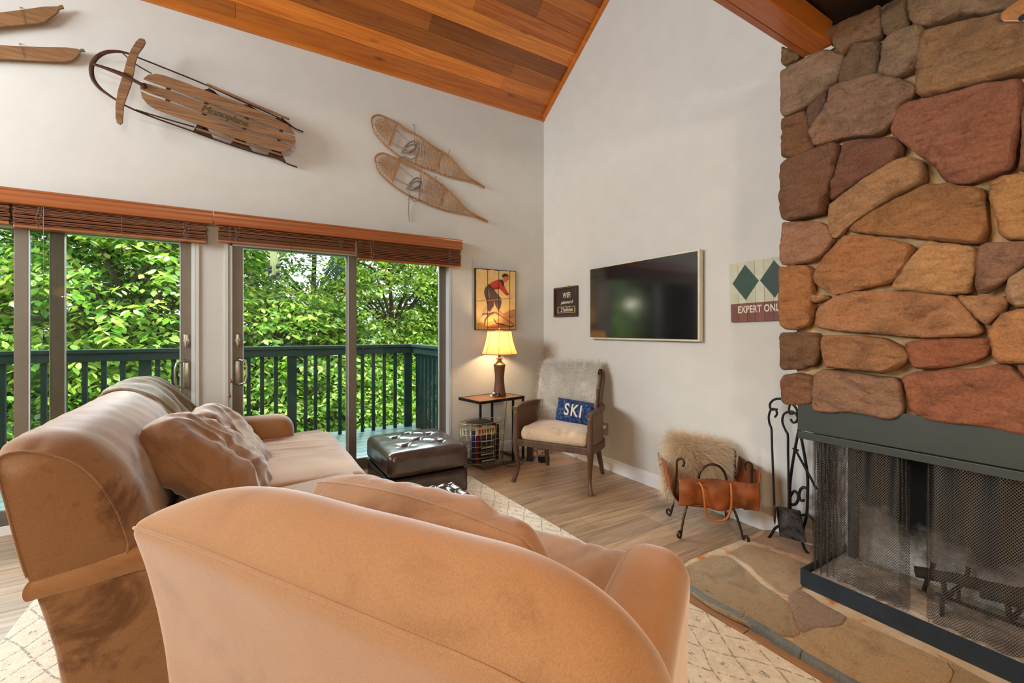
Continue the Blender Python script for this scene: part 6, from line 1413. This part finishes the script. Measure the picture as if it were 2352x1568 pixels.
pic([(630,545),(700,492),(810,452),(880,457),(920,500),(925,580),(960,650),(1005,725),(962,768),(900,705),(842,640),(740,652),(700,640),(650,580)], (200,58,36), L3_)
pic([(812,450),(885,452),(920,505),(922,590),(895,575),(862,520)], (60,46,48), -.0282); pic([(590,580),(625,530),(660,580),(720,655),(690,660),(630,600)], (60,46,48), -.0282); pic([(640,590),(700,610),(830,600),(830,625),(740,650),(700,640)], (150,40,30), -.0280); pic([(960,765),(1005,722),(1020,735),(985,775)], (60,46,48), -.0282)
pic([(900,412),(950,384),(1010,400),(1024,432),(1000,470),(940,520),(912,482)], (214,112,64), -.0282); pic([(882,400),(890,350),(940,328),(990,342),(1016,392),(985,400),(955,382),(905,414)], (48,42,46), -.0286)
pic([(925,425),(950,420),(952,430),(930,436)], (90,50,36), -.0286); pic([(978,440),(1000,442),(998,452),(980,450)], (90,50,36), -.0286); pic([(936,492),(958,488),(952,498)], (150,50,40), -.0286)
pic([(1000,752),(1060,740),(1095,830),(1080,862),(1045,850),(1010,800)], (206,176,140), L3_); pic([(385,882),(640,860),(1035,826),(1035,838),(640,872),(385,892)], (196,140,90), -.0284)
build('painting', m_main, M['paint'], t)
m = MB()
for x in cuts[1:-1]: m.box((x-.0016, -.0292, pz0), (x+.0016, -.0262, pz1))
build('board_gaps', m, plain('dark_gap', rgb(40, 26, 18), .7), t)
# wifi sign
XW = -.03; A = onx(1272, 661.5, XW); B_ = onx(1271, 728, XW); C_ = onx(1324, 655.8, XW); y0, y1, z1, z0 = A.y, C_.y, (A.z+C_.z)/2, B_.z; mid = (y0+y1)/2
t = thing('wifi_sign', 'small framed letter board with the WIFI password between the corner and the television', 'sign', (0, mid, z0)); m = MB(); fw_ = .016
for q in (((-.034, y1, z0), (-.001, y1+fw_, z1)), ((-.034, y0-fw_, z0), (-.001, y0, z1)), ((-.034, y1+fw_, z0), (-.001, y0-fw_, z0+fw_)), ((-.034, y1+fw_, z1-fw_), (-.001, y0-fw_, z1))): m.box(*q)
build('frame', m, M['chairw'], t); m = MB(); m.box((-.012, y1+fw_, z0+fw_), (-.004, y0-fw_, z1-fw_)); build('panel', m, plain('dark_brown_panel', rgb(56, 42, 34), .6), t)
def wtext(s, size, yc, zc, xx, w=None, **k):
    tx = textmesh(s, size, **k); w0 = max(v[0] for v in tx.v)-min(v[0] for v in tx.v); sx = (w/w0) if w else 1; mb = MB(); mb.add([(xx-v[2], yc-v[0]*sx, zc+v[1]) for v in tx.v], tx.f); return mb
H_ = z1-z0; cream = plain('cream_lettering', rgb(240, 230, 205), .6); yell = plain('yellow_lettering', rgb(230, 190, 80), .5)
build('letters', wtext('WIFI', .085, mid-.01, z0+H_*.71, -.0135, w=.125), cream, t); build('letters', wtext('password', .052, mid-.01, z0+H_*.49, -.0135, w=.20, shear=.35), cream, t)
build('letters', wtext('2Yankees', .062, mid-.012, z0+H_*.235, -.0145, w=.20, shear=.1), cream, t)
m = MB(); yy0, yy1 = y1+.04, y0-.045
for zz_ in (z0+H_*.33, z0+H_*.13): m.box((-.0145, yy1 if yy1 < yy0 else yy0, zz_), (-.0125, max(yy0, yy1), zz_+.003))
build('rule_lines', m, cream, t)
m = MB()
for yy in (yy0+.006, yy1-.006): m.box((-.014, yy-.006, z0+H_*.15), (-.0125, yy+.006, z0+H_*.31), bev=.0005)
for yc_, zc_ in ((mid-.055, z0+H_*.325), (mid-.005, z0+H_*.325)): m.prism([(-.0146, yc_+a*.011, zc_+b*.011) for a, b in ((0, -1), (.9, .1), (.9, .6), (.5, .9), (0, .5), (-.5, .9), (-.9, .6), (-.9, .1))], (.001, 0, 0))
build('yellow_marks', m, yell, t)
m = MB(); m.box((-.024, mid-.045, z1), (-.008, mid+.005, z1+.014), bev=.002); build('hanger_clip', m, yell, t)
# television
XV = -.062; A, B_, C_, D_ = onx(1354.7, 615.9, XV), onx(1607.8, 570.7, XV), onx(1605, 786, XV), onx(1351.7, 776.5, XV)
ty0, ty1 = (A.y+D_.y)/2, (B_.y+C_.y)/2; tz1, tz0 = (A.z+B_.z)/2, (C_.z+D_.z)/2; t = thing('television', 'large flat television in a pale cream frame on the white wall', 'television', (0, (ty0+ty1)/2, tz0)); b_ = .014; m = MB()
for q in (((XV, ty1, tz0), (-.024, ty1+b_, tz1)), ((XV, ty0-b_, tz0), (-.024, ty0, tz1)), ((XV, ty1+b_, tz0), (-.024, ty0-b_, tz0+b_)), ((XV, ty1+b_, tz1-b_), (-.024, ty0-b_, tz1))): m.box(*q)
build('bezel', m, plain('cream_bezel', rgb(222, 214, 188), .35, .2), t, mod=('bev', .001)); m = MB(); m.box((XV+.004, ty1+b_, tz0+b_), (-.03, ty0-b_, tz1-b_)); build('screen', m, M['screen'], t)
m = MB(); m.box((-.03, ty1+.03, tz0+.03), (-.020, ty0-.03, tz1-.03)); m.box((-.020, (ty0+ty1)/2-.2, (tz0+tz1)/2-.15), (-.001, (ty0+ty1)/2+.2, (tz0+tz1)/2+.15)); build('wall_mount', m, M['plastic'], t)
# expert only sign
XE = -.022; A = onx(1676.3, 607, XE); B_ = onx(1679.3, 740, XE); dn = (B_-A).normalized(); acr = Vector((0, dn.z, -dn.y)); acr = acr if acr.y < 0 else -acr; H_ = (B_-A).length
mc = onx(1744.5, 650, XE); Wd = 2*abs((mc-A).dot(acr)); t = thing('expert_only_sign', 'weathered plank sign with two green diamonds and EXPERT ONLY lettering', 'sign', tuple(B_)); P = lambda s, d, x=0: A+acr*(s*Wd)+dn*(d*H_)+Vector((-x, 0, 0))
m = MB(); r = random.Random(8); k = 7
for i in range(k): v = r.uniform(.9, 1.05); m.prism([P(i/k+.002, 0), P((i+1)/k-.002, 0), P((i+1)/k-.002, .69), P(i/k+.002, .69)], (.019, 0, 0), (.62*v, .62*v, .44*v, 1)); m.prism([P(i/k+.002, .69), P((i+1)/k-.002, .69), P((i+1)/k-.002, 1), P(i/k+.002, 1)], (.019, 0, 0), rgb(128*v, 72*v, 58*v))
build('board', m, M['paint'], t); m = MB()
for c, cc in ((.5-.2345, (38, 74, 54)), (.5+.2345, (40, 62, 52))): m.prism([P(c, .045+.0, .001), P(c+.225, .34, .001), P(c, .64, .001), P(c-.225, .34, .001)], (.0008, 0, 0), rgb(*cc))
build('diamonds', m, M['paint'], t)
tx = textmesh('EXPERT ONLY', .072, bold=.0022, space=1.08); w0 = max(v[0] for v in tx.v)-min(v[0] for v in tx.v); kx = .75*Wd/w0; cc = P(.5, .80, .0015); m = MB(); m.add([cc+acr*(v[0]*kx)-dn*(v[1]*.9)+Vector((-v[2], 0, 0)) for v in tx.v], tx.f); build('letters', m, plain('worn_cream_paint', rgb(222, 212, 190), .7, var=.2, vs=60), t)
# pendant lamps behind the camera; the weak ones show in the door glass
def pendant(x, y, z, e, lb):
    t = thing('pendant_lamp', lb, 'lamp', (x, y, z), 0, 'amber pendant lamps behind the camera'); m = MB(); m.lathe([(.085, 0), (.080, .03), (.068, .07), (.055, .10), (.035, .125), (.012, .135)], (0, 0, 0), 28, open_=True); build('glass_shade', m, M['shade'], t, world=False, smooth=True)
    m = MB(); m.blob((0, 0, .05), (.022, .022, .03), 8); build('bulb', m, M['bulb'], t, world=False); m = MB(); m.tube([(0, 0, .135), (0, 0, 2.78-z)], .003, 6); build('cord', m, M['plastic'], t, world=False); light('pendant_light', 'POINT', (x, y, z-.07), (0, 0, 0), e, (1, .86, .70), .16) if e > 50 else light('pendant_light', 'POINT', (x, y, z+.03), (0, 0, 0), e, (1, .62, .3), .03)
pendant(-4.87, -3.6, 1.72, 12, 'amber bell pendant lamp hanging at the left of the camera'); pendant(-1.7, -6.2, 2.16, 12, 'amber bell pendant lamp behind the camera, nearer the centre of the room'); pendant(-1.0, -6.2, 2.16, 12, 'amber bell pendant lamp behind the camera, nearest the fireplace wall')
pendant(-3.4, -6.0, 2.2, 190, 'added amber bell pendant lamp for fill light, straight behind the camera'); pendant(-6.45, -4.5, 2.1, 60, 'added amber bell pendant lamp for fill light, by the left wall');  # two strong lamps added as room fill, placed clear of the reflections
